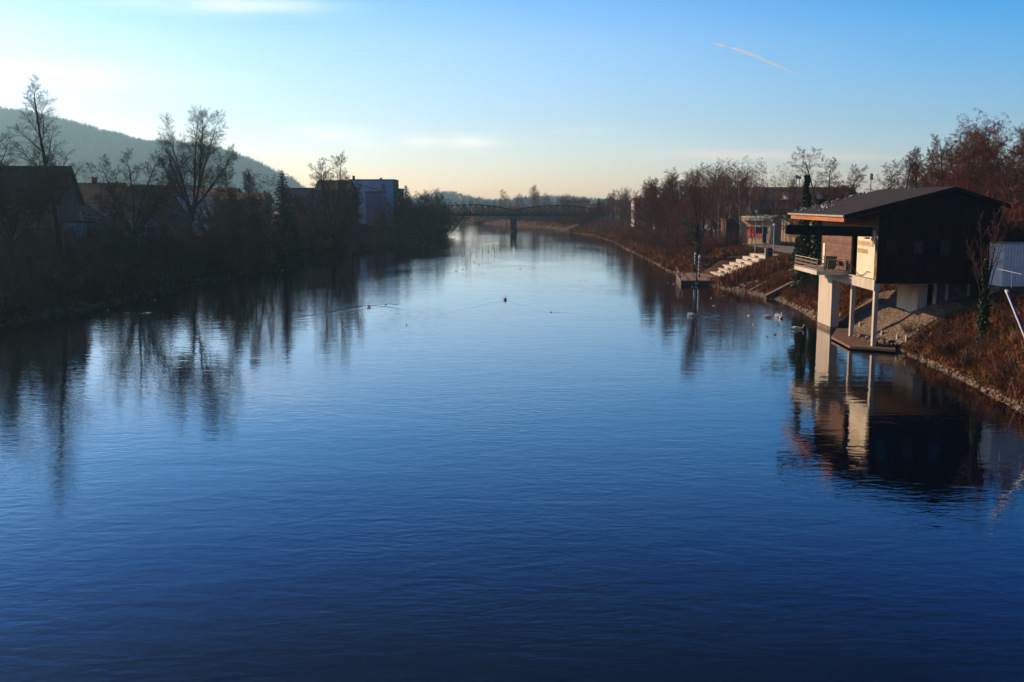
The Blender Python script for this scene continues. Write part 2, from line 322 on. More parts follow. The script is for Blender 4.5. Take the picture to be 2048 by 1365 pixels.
def npmesh(name, V, F, smooth=False):   # V (n,3), F (m,k)
    me = bpy.data.meshes.new(name); V = np.asarray(V, np.float32); F = np.asarray(F, np.int32); k = F.shape[1]
    me.vertices.add(len(V)); me.vertices.foreach_set('co', V.ravel())
    me.loops.add(F.size); me.loops.foreach_set('vertex_index', F.ravel())
    me.polygons.add(len(F)); me.polygons.foreach_set('loop_start', np.arange(0, F.size, k, dtype=np.int32))
    try: me.polygons.foreach_set('loop_total', np.full(len(F), k, np.int32))
    except Exception: pass
    if smooth: me.polygons.foreach_set('use_smooth', np.ones(len(F), bool))
    me.update(calc_edges=True); me.validate(); return me

# ------------------------------------------------------------------ banks and ground
Rpix = [(2048, 822), (1960, 775), (1900, 745), (1840, 718), (1795, 702)]
Rb = [(27.5, -90), (29.0, 30)] + [tuple(W(x, y, z=0)[:2]) for x, y in Rpix] + [tuple(uv(28.2, 88)[:2]), tuple(uv(28.2, 96)[:2])]
Rb += [tuple(W(x, y, z=0)[:2]) for x, y in [(1640, 640), (1600, 618), (1560, 600), (1500, 586), (1450, 578), (1425, 571)]]
Rb += [(31.0, 152), (29.3, 158), (28.6, 165)] + [tuple(W(x, y, z=0)[:2]) for x, y in [(1340, 543), (1300, 520), (1250, 497), (1230, 485), (1190, 472), (1150, 466), (1110, 457), (1080, 454), (1020, 450), (965, 447), (900, 445)]]
Rb += [(-130, 660), (-330, 690)]
Lb = [(-53, -90), (-51, 40)] + [tuple(W(x, y, z=0)[:2]) for x, y in [(0, 650), (200, 612), (400, 565), (549, 535), (700, 505), (800, 486), (860, 470), (893, 462)]]
Lb += [(-34, 455), (-60, 490), (-130, 520), (-330, 540)]
Rb = np.array(Rb); Lb = np.array(Lb)
def pdist(x, y, P):
    best = np.full(np.shape(x), 1e9)
    for a, b in zip(P[:-1], P[1:]):
        d = b - a; t = np.clip(((x - a[0]) * d[0] + (y - a[1]) * d[1]) / (d @ d), 0, 1)
        best = np.minimum(best, np.hypot(x - a[0] - t * d[0], y - a[1] - t * d[1]))
    return best
RIV = np.vstack([Rb, Lb[::-1]])
def inriv(x, y):
    c = np.zeros(np.shape(x), bool); n = len(RIV)
    for i in range(n):
        x1, y1 = RIV[i]; x2, y2 = RIV[(i + 1) % n]
        if y1 == y2: continue
        cond = ((y1 > y) != (y2 > y)) & (x < (x2 - x1) * (y - y1) / (y2 - y1) + x1)
        c ^= cond
    return c
def sstep(a, b, x):
    t = np.clip((x - a) / (b - a), 0, 1); return t * t * (3 - 2 * t)
def hgt(x, y):
    x = np.asarray(x, float); y = np.asarray(y, float)
    dR = pdist(x, y, Rb); dL = pdist(x, y, Lb); ins = inriv(x, y)
    right = dR < dL; D = np.minimum(dR, dL)
    P = np.where(right, 5.3 - 1.4 * sstep(98, 132, y), 4.4)
    S = np.where(right, .8 - .3 * sstep(100, 125, y), .55)
    n = .25 * np.sin(x * .9 + y * .31) * np.sin(y * .7 - x * .2) + .12 * np.sin(x * 2.3 + 1) * np.sin(y * 1.9)
    h = P * np.tanh(S * D / P) + n * np.clip(D / 3, 0, 1) * np.where(D > 14, .25, 1)
    # level court behind the landing steps
    a = ((x - 31.2) + (y - 155)) * .7071; c = (-(x - 31.2) + (y - 155)) * .7071
    cap = 1.15 + .21 * a - .6 + np.maximum(0, np.abs(c + .3) - 6.2) * .7 + np.maximum(0, a - 11.5) * 3
    h = np.where((a > -5) & (y > 140) & (y < 175), np.minimum(h, np.maximum(cap, .25)), h)
    return np.where(ins, -np.minimum(2.4, .55 * D), h)
def h1(x, y): return float(hgt(np.array([x]), np.array([y]))[0])
def ground_hit(px, py, dmax=900):
    r = (px - 1024) / FPX * RX - (py - 682.5) / FPX * UP + FW
    ds = np.arange(35, dmax, .25); t = ds / r[1]
    X = t * r[0]; Y = t * r[1]; Z = CAM_H + t * r[2]; hh = np.maximum(hgt(X, Y), 0)
    k = np.argmax(Z <= hh)
    return np.array([X[k], Y[k], hh[k]])
def lines(*seg):
    o = []
    for a, b, s in seg: o += list(np.arange(a, b, s))
    o.append(seg[-1][1]); return np.array(o)
def geo(a, b, s, g=1.35):
    o = [a]; 
    while abs(o[-1] - a) < abs(b - a): o.append(o[-1] + s * np.sign(b - a)); s *= g
    o[-1] = b; return o
xs = np.array(sorted(set(np.round(geo(-140, -3400, 12)[1:] + list(lines((-140, -62, 3), (-62, -22, 1.2), (-22, 18, 4), (18, 46, .6), (46, 100, 2.5))) + geo(100, 3400, 5)[1:], 3))))
ys = np.array(sorted(set(np.round(list(lines((-120, 40, 8), (40, 180, 1.0), (180, 460, 3), (460, 720, 8))) + geo(720, 3600, 12)[1:], 3))))
GX, GY = np.meshgrid(xs, ys); GZ = hgt(GX, GY)
nx, ny = len(xs), len(ys)
idx = np.arange(nx * ny).reshape(ny, nx)
Fg = np.stack([idx[:-1, :-1], idx[:-1, 1:], idx[1:, 1:], idx[1:, :-1]], -1).reshape(-1, 4)
g = link('ground', npmesh('ground', np.stack([GX, GY, GZ], -1).reshape(-1, 3), Fg, True), M['ground']); tag(g, kind='structure')

# ------------------------------------------------------------------ water
def water_mat():
    m = bpy.data.materials.new('river_water'); m.use_nodes = True; nt = m.node_tree; N = nt.nodes; L = nt.links
    b = N['Principled BSDF']; b.inputs['Specular Tint'].default_value = (.2, .7, 1, 1); b.inputs['Coat Weight'].default_value = .7; b.inputs['Coat IOR'].default_value = 1.333; b.inputs['Coat Roughness'].default_value = .02; b.inputs['Base Color'].default_value = (.0001, .0016, .008, 1); b.inputs['Roughness'].default_value = .02
    b.inputs['IOR'].default_value = 1.333; b.inputs['Specular IOR Level'].default_value = .5
    t = N.new('ShaderNodeTexCoord')
    def noise(sc, st, det, dist=0.0, rot=0.0):
        mpg = N.new('ShaderNodeMapping'); mpg.inputs['Scale'].default_value = st; mpg.inputs['Rotation'].default_value = (0, 0, rot); L.new(t.outputs['Object'], mpg.inputs[0])
        n = N.new('ShaderNodeTexNoise'); n.inputs['Scale'].default_value = sc; n.inputs['Detail'].default_value = det; n.inputs['Distortion'].default_value = dist
        L.new(mpg.outputs[0], n.inputs['Vector']); return n.outputs['Fac']
    def mth(op, a, c):
        q = N.new('ShaderNodeMath'); q.operation = op
        for i, vv in enumerate((a, c)):
            if isinstance(vv, (int, float)): q.inputs[i].default_value = vv
            else: L.new(vv, q.inputs[i])
        return q.outputs[0]
    fine = noise(2.3, (.62, 1.25, 1), 3, .4, .12)
    mid = noise(.75, (.55, 1.2, 1), 2, .6, -.25)
    big = noise(.16, (.6, 1.2, 1), 1, .3, .1)
    patch = noise(.045, (1, .45, 1), 3, .8)
    r = N.new('ShaderNodeMapRange'); r.inputs[1].default_value = .38; r.inputs[2].default_value = .62; r.inputs[3].default_value = .3; r.inputs[4].default_value = 1.5; L.new(patch, r.inputs[0])
    h = mth('ADD', mth('MULTIPLY', mth('MULTIPLY', fine, .0095), r.outputs[0]), mth('ADD', mth('MULTIPLY', mid, .012), mth('MULTIPLY', big, .014)))
    bp = N.new('ShaderNodeBump'); bp.inputs['Strength'].default_value = 1; bp.inputs['Distance'].default_value = 1.0
    L.new(h, bp.inputs['Height']); L.new(bp.outputs[0], b.inputs['Normal']); L.new(bp.outputs[0], b.inputs['Coat Normal'])
    return m
M['water'] = water_mat()
# wakes of the swimming birds: each is (bird px, py, tail px, py of arm 1, arm 2)
WAKES = []
def wake(px, py, *arms, amp=.03):
    a = W(px, py, z=0)[:2]
    for (qx, qy) in arms: WAKES.append((a, W(qx, qy, z=0)[:2], amp))
wake(1010, 599, (850, 634), (1100, 624), amp=.05)
wake(737, 612, (560, 645), (870, 628), amp=.05)
wake(1383, 630, (1500, 634), (1480, 642), amp=.05)
wake(772, 609, (700, 618), (840, 618)); wake(1102, 624, (1240, 628), (1200, 632))
wake(1202, 572, (900, 568), (1290, 566), amp=.02); wake(742, 528, (640, 524), (660, 538), amp=.04); wake(1000, 484, (900, 478), (1080, 481), amp=.03)
wake(1258, 534, (1200, 536), (1190, 533)); wake(880, 512, (800, 524), (830, 516), amp=.03); wake(300, 626, (240, 624), (245, 628), amp=.05); wake(317, 600, (262, 601), (270, 604), amp=.04)
wx = lines((-330, -60, 30), (-60, -50, 5), (-50, 34, .5), (34, 60, 4)); wy = lines((-110, 60, 10), (60, 190, .5), (190, 300, 2), (300, 720, 12))
WX, WY = np.meshgrid(wx, wy); WZ = np.zeros_like(WX)
for a, b, amp in WAKES:
    d = b - a; Ln = np.hypot(*d); e = d / Ln; nrm = np.array([-e[1], e[0]])
    sx_ = (WX - a[0]) * e[0] + (WY - a[1]) * e[1]; sn = (WX - a[0]) * nrm[0] + (WY - a[1]) * nrm[1]
    wob = .35 * np.sin(sx_ * .9) + .2 * np.sin(sx_ * 2.1 + 1)
    s01 = np.clip(sx_ / Ln, 0, 1); width = .5 + .9 * s01
    env = np.where((sx_ > 0) & (sx_ < Ln), (1 - s01) ** .7, 0)
    WZ += amp * env * np.exp(-((sn - wob * s01 * 2) / width) ** 2) * np.cos(3.2 * (sn - wob * s01 * 2)) * (.7 + .3 * np.sin(sx_ * 3.3))
nx, ny = len(wx), len(wy); idx = np.arange(nx * ny).reshape(ny, nx)
Fw = np.stack([idx[:-1, :-1], idx[:-1, 1:], idx[1:, 1:], idx[1:, :-1]], -1).reshape(-1, 4)
wtr = link('water', npmesh('water', np.stack([WX, WY, WZ], -1).reshape(-1, 3), Fw, True), M['water']); tag(wtr, kind='structure')

# ------------------------------------------------------------------ hills
def hillmesh(name, X, Y, Z, m):
    ny, nx = X.shape; idx = np.arange(nx * ny).reshape(ny, nx)
    F = np.stack([idx[:-1, :-1], idx[:-1, 1:], idx[1:, 1:], idx[1:, :-1]], -1).reshape(-1, 4)
    o = link(name, npmesh(name, np.stack([X, Y, Z], -1).reshape(-1, 3), F, True), m); tag(o, kind='structure'); return o
HR = [((px - 1024) * 1.4, (405 - py) * 1.4 - 4) for px, py in [(-1400, 120), (-800, 130), (-400, 205), (-200, 226), (0, 233), (60, 231), (130, 243), (200, 260), (260, 280), (300, 294), (370, 299), (430, 307), (480, 320), (530, 338), (575, 358), (610, 380), (645, 404), (700, 420)]]
hx = np.array([p[0] for p in HR]); hz = np.array([p[1] for p in HR])
def hillz(x, y):
    r = np.interp(x, hx, hz); k = sstep(1500, 2800, y) * (1 - .6 * sstep(2900, 3400, y))
    return r * k + 8 * np.sin(x * .009) * np.sin(y * .006) * k - 4 * (1 - k)
X_, Y_ = np.meshgrid(np.linspace(-3400, -455, 150), np.linspace(1450, 3500, 80))
hillmesh('hill', X_, Y_, hillz(X_, Y_), M['woods'])
def farz(x, y):
    r = 3 + 3 * np.sin(x * .011) + 24 * np.exp(-((x + 165) / 75) ** 2) + 9 * np.exp(-((x - 90) / 110) ** 2)
    return r * sstep(2150, 2500, y) * (1 - sstep(2600, 3200, y)) - 1
X_, Y_ = np.meshgrid(np.linspace(-2400, 2400, 160), np.linspace(2100, 3250, 30))
hillmesh('distant_hills', X_, Y_, farz(X_, Y_) , M['woods'])

# ------------------------------------------------------------------ stalk and leaf scatter (numpy)
def blades(name, P, rng, n, ln, wd, up=.5, spread=.3, parent=None, m=None):
    """n thin pointed blades round each point of P (k,3)"""
    k = len(P) * n; B = np.repeat(P, n, 0) + rng.normal(0, 1, (k, 3)) * np.array([spread, spread, spread * .25])
    d = rng.normal(0, 1, (k, 3)); d /= np.linalg.norm(d, axis=1)[:, None]; d[:, 2] = np.abs(d[:, 2]) + up; d /= np.linalg.norm(d, axis=1)[:, None]
    s = np.cross(d, rng.normal(0, 1, (k, 3))); s /= np.linalg.norm(s, axis=1)[:, None]
    l = rng.uniform(*ln, (k, 1)); w = rng.uniform(*wd, (k, 1))
    V = np.stack([B - s * w / 2, B + s * w / 2, B + d * l * .55 + s * w * .35 + np.array([0, 0, 0]), B + d * l], 1).reshape(-1, 3)
    i = np.arange(k) * 4; F = np.concatenate([np.stack([i, i + 1, i + 2], -1), np.stack([i, i + 2, i + 3], -1)])
    return link(name, npmesh(name, V, F), m, parent)

# wood on the hill: one mass of small crowns
rng = np.random.default_rng(5)
hxp = rng.uniform(-2150, -480, 5200); hyp = rng.uniform(1700, 2880, 5200)
hxp = np.concatenate([hxp, rng.uniform(-2050, -480, 1100)]); hyp = np.concatenate([hyp, rng.uniform(2720, 2860, 1100)])
HP = np.stack([hxp, hyp, hillz(hxp, hyp) + 6], -1)
sel = HP[:, 2] > 5
woods = []
def crowns(P, rng, per, rx, rz, ln, wd):
    k = len(P) * per; q = rng.normal(0, 1, (k, 3)); q /= np.linalg.norm(q, axis=1)[:, None]; q *= rng.uniform(.25, 1, (k, 1)) ** .5
    sc = np.repeat(rng.uniform(.5, 1.6, len(P)), per)[:, None]
    B = np.repeat(P, per, 0) + q * sc * np.array([rx, rx, rz]); d = q + np.array([0, 0, .8]); d /= np.linalg.norm(d, axis=1)[:, None]
    s = np.cross(d, rng.normal(0, 1, (k, 3))); s /= np.linalg.norm(s, axis=1)[:, None]
    l = rng.uniform(*ln, (k, 1)); w = rng.uniform(*wd, (k, 1))
    V = np.stack([B - s * w, B + s * w, B + d * l], 1).reshape(-1, 3); return V, np.arange(k * 3).reshape(-1, 3)
V, F = crowns(HP[sel], rng, 90, 13.0, 15, (5, 11), (.5, 1.3))
o = link('hillside_woods', npmesh('hillside_woods', V, F), M['woods']); tag(o, 'hazy bare wood covering the hill behind the left bank houses', 'woods', kind='stuff')
fx = rng.uniform(-1100, 900, 1800); fy = rng.uniform(2250, 2560, 1800)
V, F = crowns(np.stack([fx, fy, farz(fx, fy) + 6], -1), rng, 40, 9, 7, (3, 7), (.5, 1.2))
o = link('distant_woods', npmesh('distant_woods', V, F), M['woods']); tag(o, 'faint blue wooded ridge far beyond the bridge', 'woods', kind='stuff')

# ------------------------------------------------------------------ trees
def grow(seed, base, levels, K0=9):
    """base: list of (pos, dir, length, radius); levels: list of dicts. Returns polylines per level [(pts(B,K,3), rad(B,K))]"""
    rng = np.random.default_rng(seed); out = []
    S = np.array([b[0] for b in base], float); D = np.array([b[1] for b in base], float); D /= np.linalg.norm(D, axis=1)[:, None]
    Ln = np.array([b[2] for b in base], float); R = np.array([b[3] for b in base], float)
    for li, lv in enumerate(levels):
        B = len(S); K = lv.get('K', K0 if li == 0 else (6 if li == 1 else 4)); pts = np.zeros((B, K, 3)); dirs = np.zeros((B, K, 3))
        pts[:, 0] = S; d = D.copy(); dirs[:, 0] = d; st = (Ln / (K - 1))[:, None]
        for k in range(1, K):
            d = d + rng.normal(0, lv.get('wob', .12), (B, 3)); d[:, 2] += lv.get('trop', 0) + lv.get('droop', 0) * (k / K)
            d /= np.linalg.norm(d, axis=1)[:, None]; pts[:, k] = pts[:, k - 1] + d * st; dirs[:, k] = d
        s = np.linspace(0, 1, K); rad = R[:, None] * (1 - lv.get('taper', .82) * s[None] ** lv.get('tp', 1.0))
        rad = np.maximum(rad, lv.get('rmin', .008)); out.append((pts, rad))
        n = lv.get('n', 0)
        if not n or li == len(levels) - 1: break
        t = lv['t0'] + (1 - lv['t0']) * (np.arange(n)[None] + rng.uniform(0, 1, (B, n))) / n
        f = t * (K - 1); i0 = np.minimum(f.astype(int), K - 2); fr = (f - i0)[..., None]; bi = np.arange(B)[:, None]
        P = pts[bi, i0] * (1 - fr) + pts[bi, i0 + 1] * fr; dd = dirs[bi, i0 + 1]; rr = rad[bi, i0] * (1 - fr[..., 0]) + rad[bi, i0 + 1] * fr[..., 0]
        az = rng.uniform(0, 6.28, (B, 1)) + np.arange(n)[None] * 2.4 + rng.normal(0, .3, (B, n))
        ref = np.where(np.abs(dd[..., 2:3]) < .9, np.array([0, 0, 1.]), np.array([1., 0, 0])); a = np.cross(dd, ref); a /= np.linalg.norm(a, axis=-1)[..., None]; b = np.cross(dd, a)
        ang = np.radians(rng.uniform(*lv['ang'], (B, n)))[..., None]
        if 'angtop' in lv: ang = ang * (1 - t[..., None]) + np.radians(lv['angtop']) * t[..., None]
        nd = dd * np.cos(ang) + (a * np.cos(az)[..., None] + b * np.sin(az)[..., None]) * np.sin(ang)
        prof = lv.get('prof', lambda t: 1 - .6 * t)(t)
        nl = Ln[:, None] * lv['len'] * prof * rng.uniform(.65, 1.15, (B, n))
        S = P.reshape(-1, 3); D = nd.reshape(-1, 3); Ln = nl.ravel(); R = (rr * lv.get('rr', .55)).ravel()
    return out
def tubes(polys, sides):
    VV = []; FF = []; k0 = 0
    for (pts, rad), n in zip(polys, sides):
        B, K, _ = pts.shape; tan = np.zeros_like(pts); tan[:, 1:-1] = pts[:, 2:] - pts[:, :-2]; tan[:, 0] = pts[:, 1] - pts[:, 0]; tan[:, -1] = pts[:, -1] - pts[:, -2]
        tan /= np.maximum(np.linalg.norm(tan, axis=-1), 1e-9)[..., None]
        mean = pts[:, -1] - pts[:, 0]; ref = np.where(np.abs(mean[:, 2:3]) < .8 * np.linalg.norm(mean, axis=1)[:, None], np.array([0, 0, 1.]), np.array([1., 0.3, 0]))[:, None]
        a = np.cross(tan, ref); a /= np.maximum(np.linalg.norm(a, axis=-1), 1e-9)[..., None]; b = np.cross(tan, a)
        th = np.arange(n) * 2 * math.pi / n
        ring = pts[:, :, None] + rad[:, :, None, None] * (a[:, :, None] * np.cos(th)[None, None, :, None] + b[:, :, None] * np.sin(th)[None, None, :, None])
        V = ring.reshape(-1, 3); bi = np.arange(B)[:, None, None] * K * n; ki = np.arange(K - 1)[None, :, None] * n; j = np.arange(n)[None, None]; j2 = (j + 1) % n
        F = np.stack([bi + ki + j, bi + ki + j2, bi + ki + n + j2, bi + ki + n + j], -1).reshape(-1, 4) + k0
        VV.append(V); FF.append(F); k0 += len(V)
    return np.concatenate(VV), np.concatenate(FF)
PROTO = {}
def make_proto(key, polys, mt, mc, ntr=2, sides=(8, 5, 3, 3, 3, 3), cw=1.0):
    """normalise so the tree is 1 high"""
    H = max(p[..., 2].max() for p, r in polys)
    polys = [(p / H, r / H) for p, r in polys]
    V, F = tubes(polys[:ntr], sides[:ntr]); tr = npmesh(key + '_trunk', V, F, True); tr.materials.append(mt)
    polys = [(p, q * (1.0 if i < ntr else cw)) for i, (p, q) in enumerate(polys)]
    V, F = tubes(polys[ntr:], sides[ntr:]); cr = npmesh(key + '_crown', V, F); cr.materials.append(mc)
    PROTO[key] = (tr, cr)
Z = (0, 0, 1)
# general riverside tree with one stem (alder)
for s, (k, mt, mc) in enumerate([('alder_a', 'bark', 'twig'), ('alder_b', 'bark', 'twig'), ('alder_c', 'bark', 'twig_red'), ('dark_a', 'bark_dark', 'twig_dark'), ('dark_b', 'bark_dark', 'twig_dark'), ('far_a', 'bark', 'twig_far'), ('far_b', 'bark', 'twig_far')]):
    make_proto(k, grow(10 + s, [((0, 0, -.3), (0.04 * (s - 1), 0.02, 1), 17, .24)], [
        dict(n=26, t0=.2, ang=(50, 78), angtop=28, len=.36, rr=.5, wob=.035, trop=.01, prof=lambda t: 1.1 - .72 * t),
        dict(n=10, t0=.12, ang=(35, 65), len=.58, rr=.55, wob=.10, trop=.03), dict(n=13, t0=.1, ang=(28, 58), len=.62, rr=.6, wob=.07, trop=.02, rmin=.012),
        dict(n=3, t0=.1, ang=(22, 42), len=.6, K=4, wob=.05, rmin=.009), dict(K=3, wob=.03, rmin=.007)]), M[mt], M[mc])
# tall slender left tree: long bare stem, ascending limbs
make_proto('tall_poplar', grow(31, [((0, 0, -.3), (0, 0, 1), 23, .34)], [
    dict(n=15, t0=.27, ang=(38, 62), angtop=14, len=.36, rr=.5, wob=.03, trop=.02, K=11, prof=lambda t: 1.0 - .62 * t, tp=1.1),
    dict(n=12, t0=.12, ang=(32, 58), len=.58, rr=.55, wob=.09, trop=.04), dict(n=12, t0=.12, ang=(26, 52), len=.62, rr=.6, wob=.06, trop=.03, rmin=.012),
    dict(n=3, t0=.1, ang=(20, 42), len=.6, rr=.8, wob=.05, K=4, rmin=.009), dict(K=3, wob=.03, rmin=.007)]), M['bark_dark'], M['twig_dark'])
# vase tree: several great upright limbs from a short bole
base = [((0, 0, -.3), (0, 0, 1), 8.2, .46)] + [((0, 0, 6.5 + .35 * i), (math.sin(a) * q, math.cos(a) * q * .7, 1), L, .24) for i, (a, q, L) in enumerate([(-1.5, .42, 13), (-1.2, .22, 15.5), (.3, .10, 16), (1.3, .20, 16.5), (1.6, .36, 15.5), (1.5, .75, 12), (-1.7, .8, 9.5)])]
make_proto('vase_tree', grow(35, base, [
    dict(n=14, t0=.25, ang=(28, 58), angtop=22, len=.36, rr=.45, wob=.05, trop=.035, K=8, prof=lambda t: 1.1 - .6 * t),
    dict(n=10, t0=.1, ang=(30, 60), len=.75, rr=.55, wob=.1, trop=.03), dict(n=11, t0=.12, ang=(26, 54), len=.66, rr=.65, wob=.06, rmin=.011),
    dict(n=3, t0=.1, ang=(20, 42), len=.6, rr=.8, K=3, wob=.04, rmin=.009), dict(K=3, wob=.03, rmin=.007)]), M['bark_dark'], M['twig_dark'])
make_proto('fork_tree', grow(36, base[:1] + base[2:6], [
    dict(n=13, t0=.25, ang=(30, 60), angtop=25, len=.38, rr=.45, wob=.06, trop=.03, K=8, prof=lambda t: 1.1 - .6 * t),
    dict(n=10, t0=.1, ang=(30, 60), len=.62, rr=.55, wob=.1, trop=.03), dict(n=10, t0=.12, ang=(26, 54), len=.62, rr=.65, wob=.06, rmin=.011),
    dict(n=3, t0=.1, ang=(20, 42), len=.6, rr=.8, K=3, wob=.04, rmin=.009), dict(K=3, wob=.03, rmin=.007)]), M['bark'], M['twig'])
yb = [((0, 0, -.3), (.03, 0, 1), 4.6, .13)] + [((.03, 0, 3.0 + .22 * i), (math.sin(a) * q, math.cos(a) * q, 1), L, .05) for i, (a, q, L) in enumerate([(-1.5, .55, 4.2), (1.4, .5, 4.6), (.2, .3, 5.0), (-1.9, .25, 5.6), (1.9, .22, 5.8), (3.0, .3, 5.2), (-.9, .8, 3.2), (1.0, .8, 3.4)])]
make_proto('young_tree', grow(38, yb, [
    dict(n=7, t0=.3, ang=(22, 45), len=.34, rr=.5, wob=.05, trop=.05, K=8), dict(n=5, t0=.2, ang=(22, 45), len=.55, rr=.6, wob=.07, trop=.03, rmin=.009), dict(K=4, wob=.05, rmin=.008)]), M['bark'], M['twig'], ntr=1)
# spreading round tree
for s, (k, mt, mc) in enumerate([('round_a', 'bark_dark', 'twig_dark'), ('round_b', 'bark', 'twig'), ('round_c', 'bark_dark', 'twig_pale')]):
    base = [((0, 0, -.3), (0, 0, 1), 3.6, .34)] + [((0, 0, 2.7 + .12 * i), (math.sin(a) * q, math.cos(a) * q, 1), L, .19) for i, (a, q, L) in enumerate([(0.3 + s, 1.0, 8), (1.5 + s, 1.2, 8), (2.6, .8, 9), (3.6 + s, 1.1, 8.5), (4.7, 1.3, 8), (5.6, .5, 10), (1.0, .2, 10.5), (3.2, .35, 10)])]
    make_proto(k, grow(41 + s, base, [
        dict(n=10, t0=.25, ang=(25, 55), angtop=25, len=.42, rr=.5, wob=.08, trop=.03, K=7, prof=lambda t: 1.1 - .55 * t),
        dict(n=10, t0=.1, ang=(30, 62), len=.6, rr=.55, wob=.12, trop=.02), dict(n=11, t0=.12, ang=(26, 54), len=.62, rr=.65, wob=.06, rmin=.011),
        dict(n=3, t0=.1, ang=(20, 42), len=.6, rr=.8, K=3, wob=.04, rmin=.009), dict(K=3, wob=.03, rmin=.007)]), M[mt], M[mc])
# weeping birch
for s, k in enumerate(['birch_a', 'birch_b', 'birch_c']):
    make_proto(k, grow(51 + s, [((0, 0, -.3), (.1 * (s - 1), 0, 1), 18, .19)], [
        dict(n=24, t0=.25, ang=(30, 58), angtop=25, len=.38, rr=.45, wob=.04, trop=.01, prof=lambda t: 1.15 - .6 * t),
        dict(n=8, t0=.25, ang=(25, 55), len=.45, rr=.5, wob=.09, trop=.02, droop=-.1), dict(n=6, t0=.2, ang=(30, 60), len=.6, rr=.6, wob=.1, droop=-.5, rmin=.010, K=5),
        dict(n=6, t0=.15, ang=(20, 40), len=.8, rr=.8, wob=.06, droop=-.6, K=4, rmin=.008), dict(K=3, wob=.05, droop=-.5, rmin=.007)]), M['birch_bark'], M['twig_red' if s != 1 else 'twig'])
# shrubs: many stems from the ground
for s, (k, mt, mc) in enumerate([('shrub_a', 'bark', 'twig_red'), ('shrub_b', 'bark', 'twig'), ('shrub_dark', 'bark_dark', 'twig_dark'), ('shrub_dusk', 'bark_dark', 'twig_dark'), ('shrub_pale', 'bark_dark', 'twig_pale')]):
    r = np.random.default_rng(60 + s)
    base = [((r.normal(0, .35), r.normal(0, .35), -.2), (r.normal(0, .38), r.normal(0, .38), 1), r.uniform(2.8, 5), .04) for i in range(16)]
    make_proto(k, grow(61 + s, base, [
        dict(n=9, t0=.15, ang=(18, 45), len=.42, rr=.6, wob=.08, trop=.03, K=5), dict(n=7, t0=.15, ang=(20, 50), len=.5, rr=.7, wob=.1, trop=.02, rmin=.010),
        dict(n=5, t0=.1, ang=(20, 50), len=.55, rr=.8, wob=.1, K=3, rmin=.009), dict(K=3, rmin=.008)]), M[mt], M[mc], ntr=1, sides=(4, 3, 3, 3))
# conifer
def conifer(seed):
    r = np.random.default_rng(seed); tr = MB(); tr.tube([(0, 0, -.01), (0, 0, .5), (0, 0, 1)], [.016, .01, .002], 6)
    me = bpy.data.meshes.new('spruce_trunk'); me.from_pydata(tr.v, [], tr.f); me.materials.append(M['bark_dark'])
    B = []; D = []; Lh = []
    for i in range(150):
        t = (i + r.uniform()) / 150; z = .08 + .9 * t; a = i * 2.4; L = .21 * (1 - t) ** .85 * r.uniform(.75, 1.15) + .012
        for q in range(9):
            f = (q + 1) / 9; p = np.array([math.cos(a) * L * f, math.sin(a) * L * f, z - .16 * L * f + .12 * L * f * f])
            for w in range(4):
                d = np.array([math.cos(a), math.sin(a), -.25]) * .5 + r.normal(0, .6, 3); d /= np.linalg.norm(d); B.append(p); D.append(d); Lh.append(L * .26 * r.uniform(.6, 1.2) + .008)
    B = np.array(B); D = np.array(D); Lh = np.array(Lh)[:, None]; S = np.cross(D, r.normal(0, 1, D.shape)); S /= np.linalg.norm(S, axis=1)[:, None]
    V = np.stack([B - S * Lh * .16, B + S * Lh * .16, B + D * Lh], 1).reshape(-1, 3)
    cr = npmesh('spruce_crown', V, np.arange(len(V)).reshape(-1, 3)); cr.materials.append(M['needles']); return me, cr
PROTO['spruce'] = conifer(7)

def place(kind, key, x, y, h, label, cat, group=None, w=1.0, rz=None, z=None, lean=(0, 0)):
    tr, cr = PROTO[key]
    z = h1(x, y) - .1 if z is None else z
    e = thing(kind, label, cat, (x, y, z), random.uniform(0, 6.28) if rz is None else rz, group)
    e.scale = (h * w, h * w, h); e.rotation_euler[0] = lean[0]; e.rotation_euler[1] = lean[1]
    a = bpy.data.objects.new('trunk' if 'shrub' not in key else 'stems', tr); b = bpy.data.objects.new('crown' if 'shrub' not in key else 'twigs', cr)
    for q in (a, b): col.objects.link(q); q.parent = e
    return e
random.seed(3)
ORD = ['first', 'second', 'third', 'fourth', 'fifth', 'sixth', 'seventh', 'eighth', 'ninth', 'tenth', 'eleventh', 'twelfth', 'thirteenth', 'fourteenth', 'fifteenth', 'sixteenth', 'seventeenth', 'eighteenth', 'nineteenth', 'twentieth', 'twenty-first', 'twenty-second', 'twenty-third', 'twenty-fourth', 'twenty-fifth', 'twenty-sixth', 'twenty-seventh', 'twenty-eighth', 'twenty-ninth', 'thirtieth',
       'thirty-first', 'thirty-second', 'thirty-third', 'thirty-fourth', 'thirty-fifth', 'thirty-sixth', 'thirty-seventh', 'thirty-eighth', 'thirty-ninth', 'fortieth'] + ['forty-' + w for w in ('first second third fourth fifth sixth seventh eighth ninth').split()] + ['fiftieth'] + ['fifty-' + w for w in ('first second third fourth fifth sixth seventh eighth ninth').split()] + ['sixtieth'] + ['sixty-' + w for w in ('first second third fourth fifth sixth seventh eighth ninth').split()] + ['seventieth'] + ['seventy-' + w for w in ('first second third fourth fifth sixth seventh eighth ninth').split()] + ['eightieth'] + ['eighty-' + w for w in ('first second third fourth fifth sixth seventh eighth ninth').split()]
def tree_at(px, d, top, key, label, cat='tree', kind='bare_tree', group=None, w=1.0, rz=None, lean=(0, 0)):
    p = W(px, 405, d=d); zt = W(px, top, d=d)[2]; zg = h1(p[0], p[1]) - .1
    return place(kind, key, float(p[0]), float(p[1]), float(zt - zg), label, cat, group, w, rz, zg, lean)

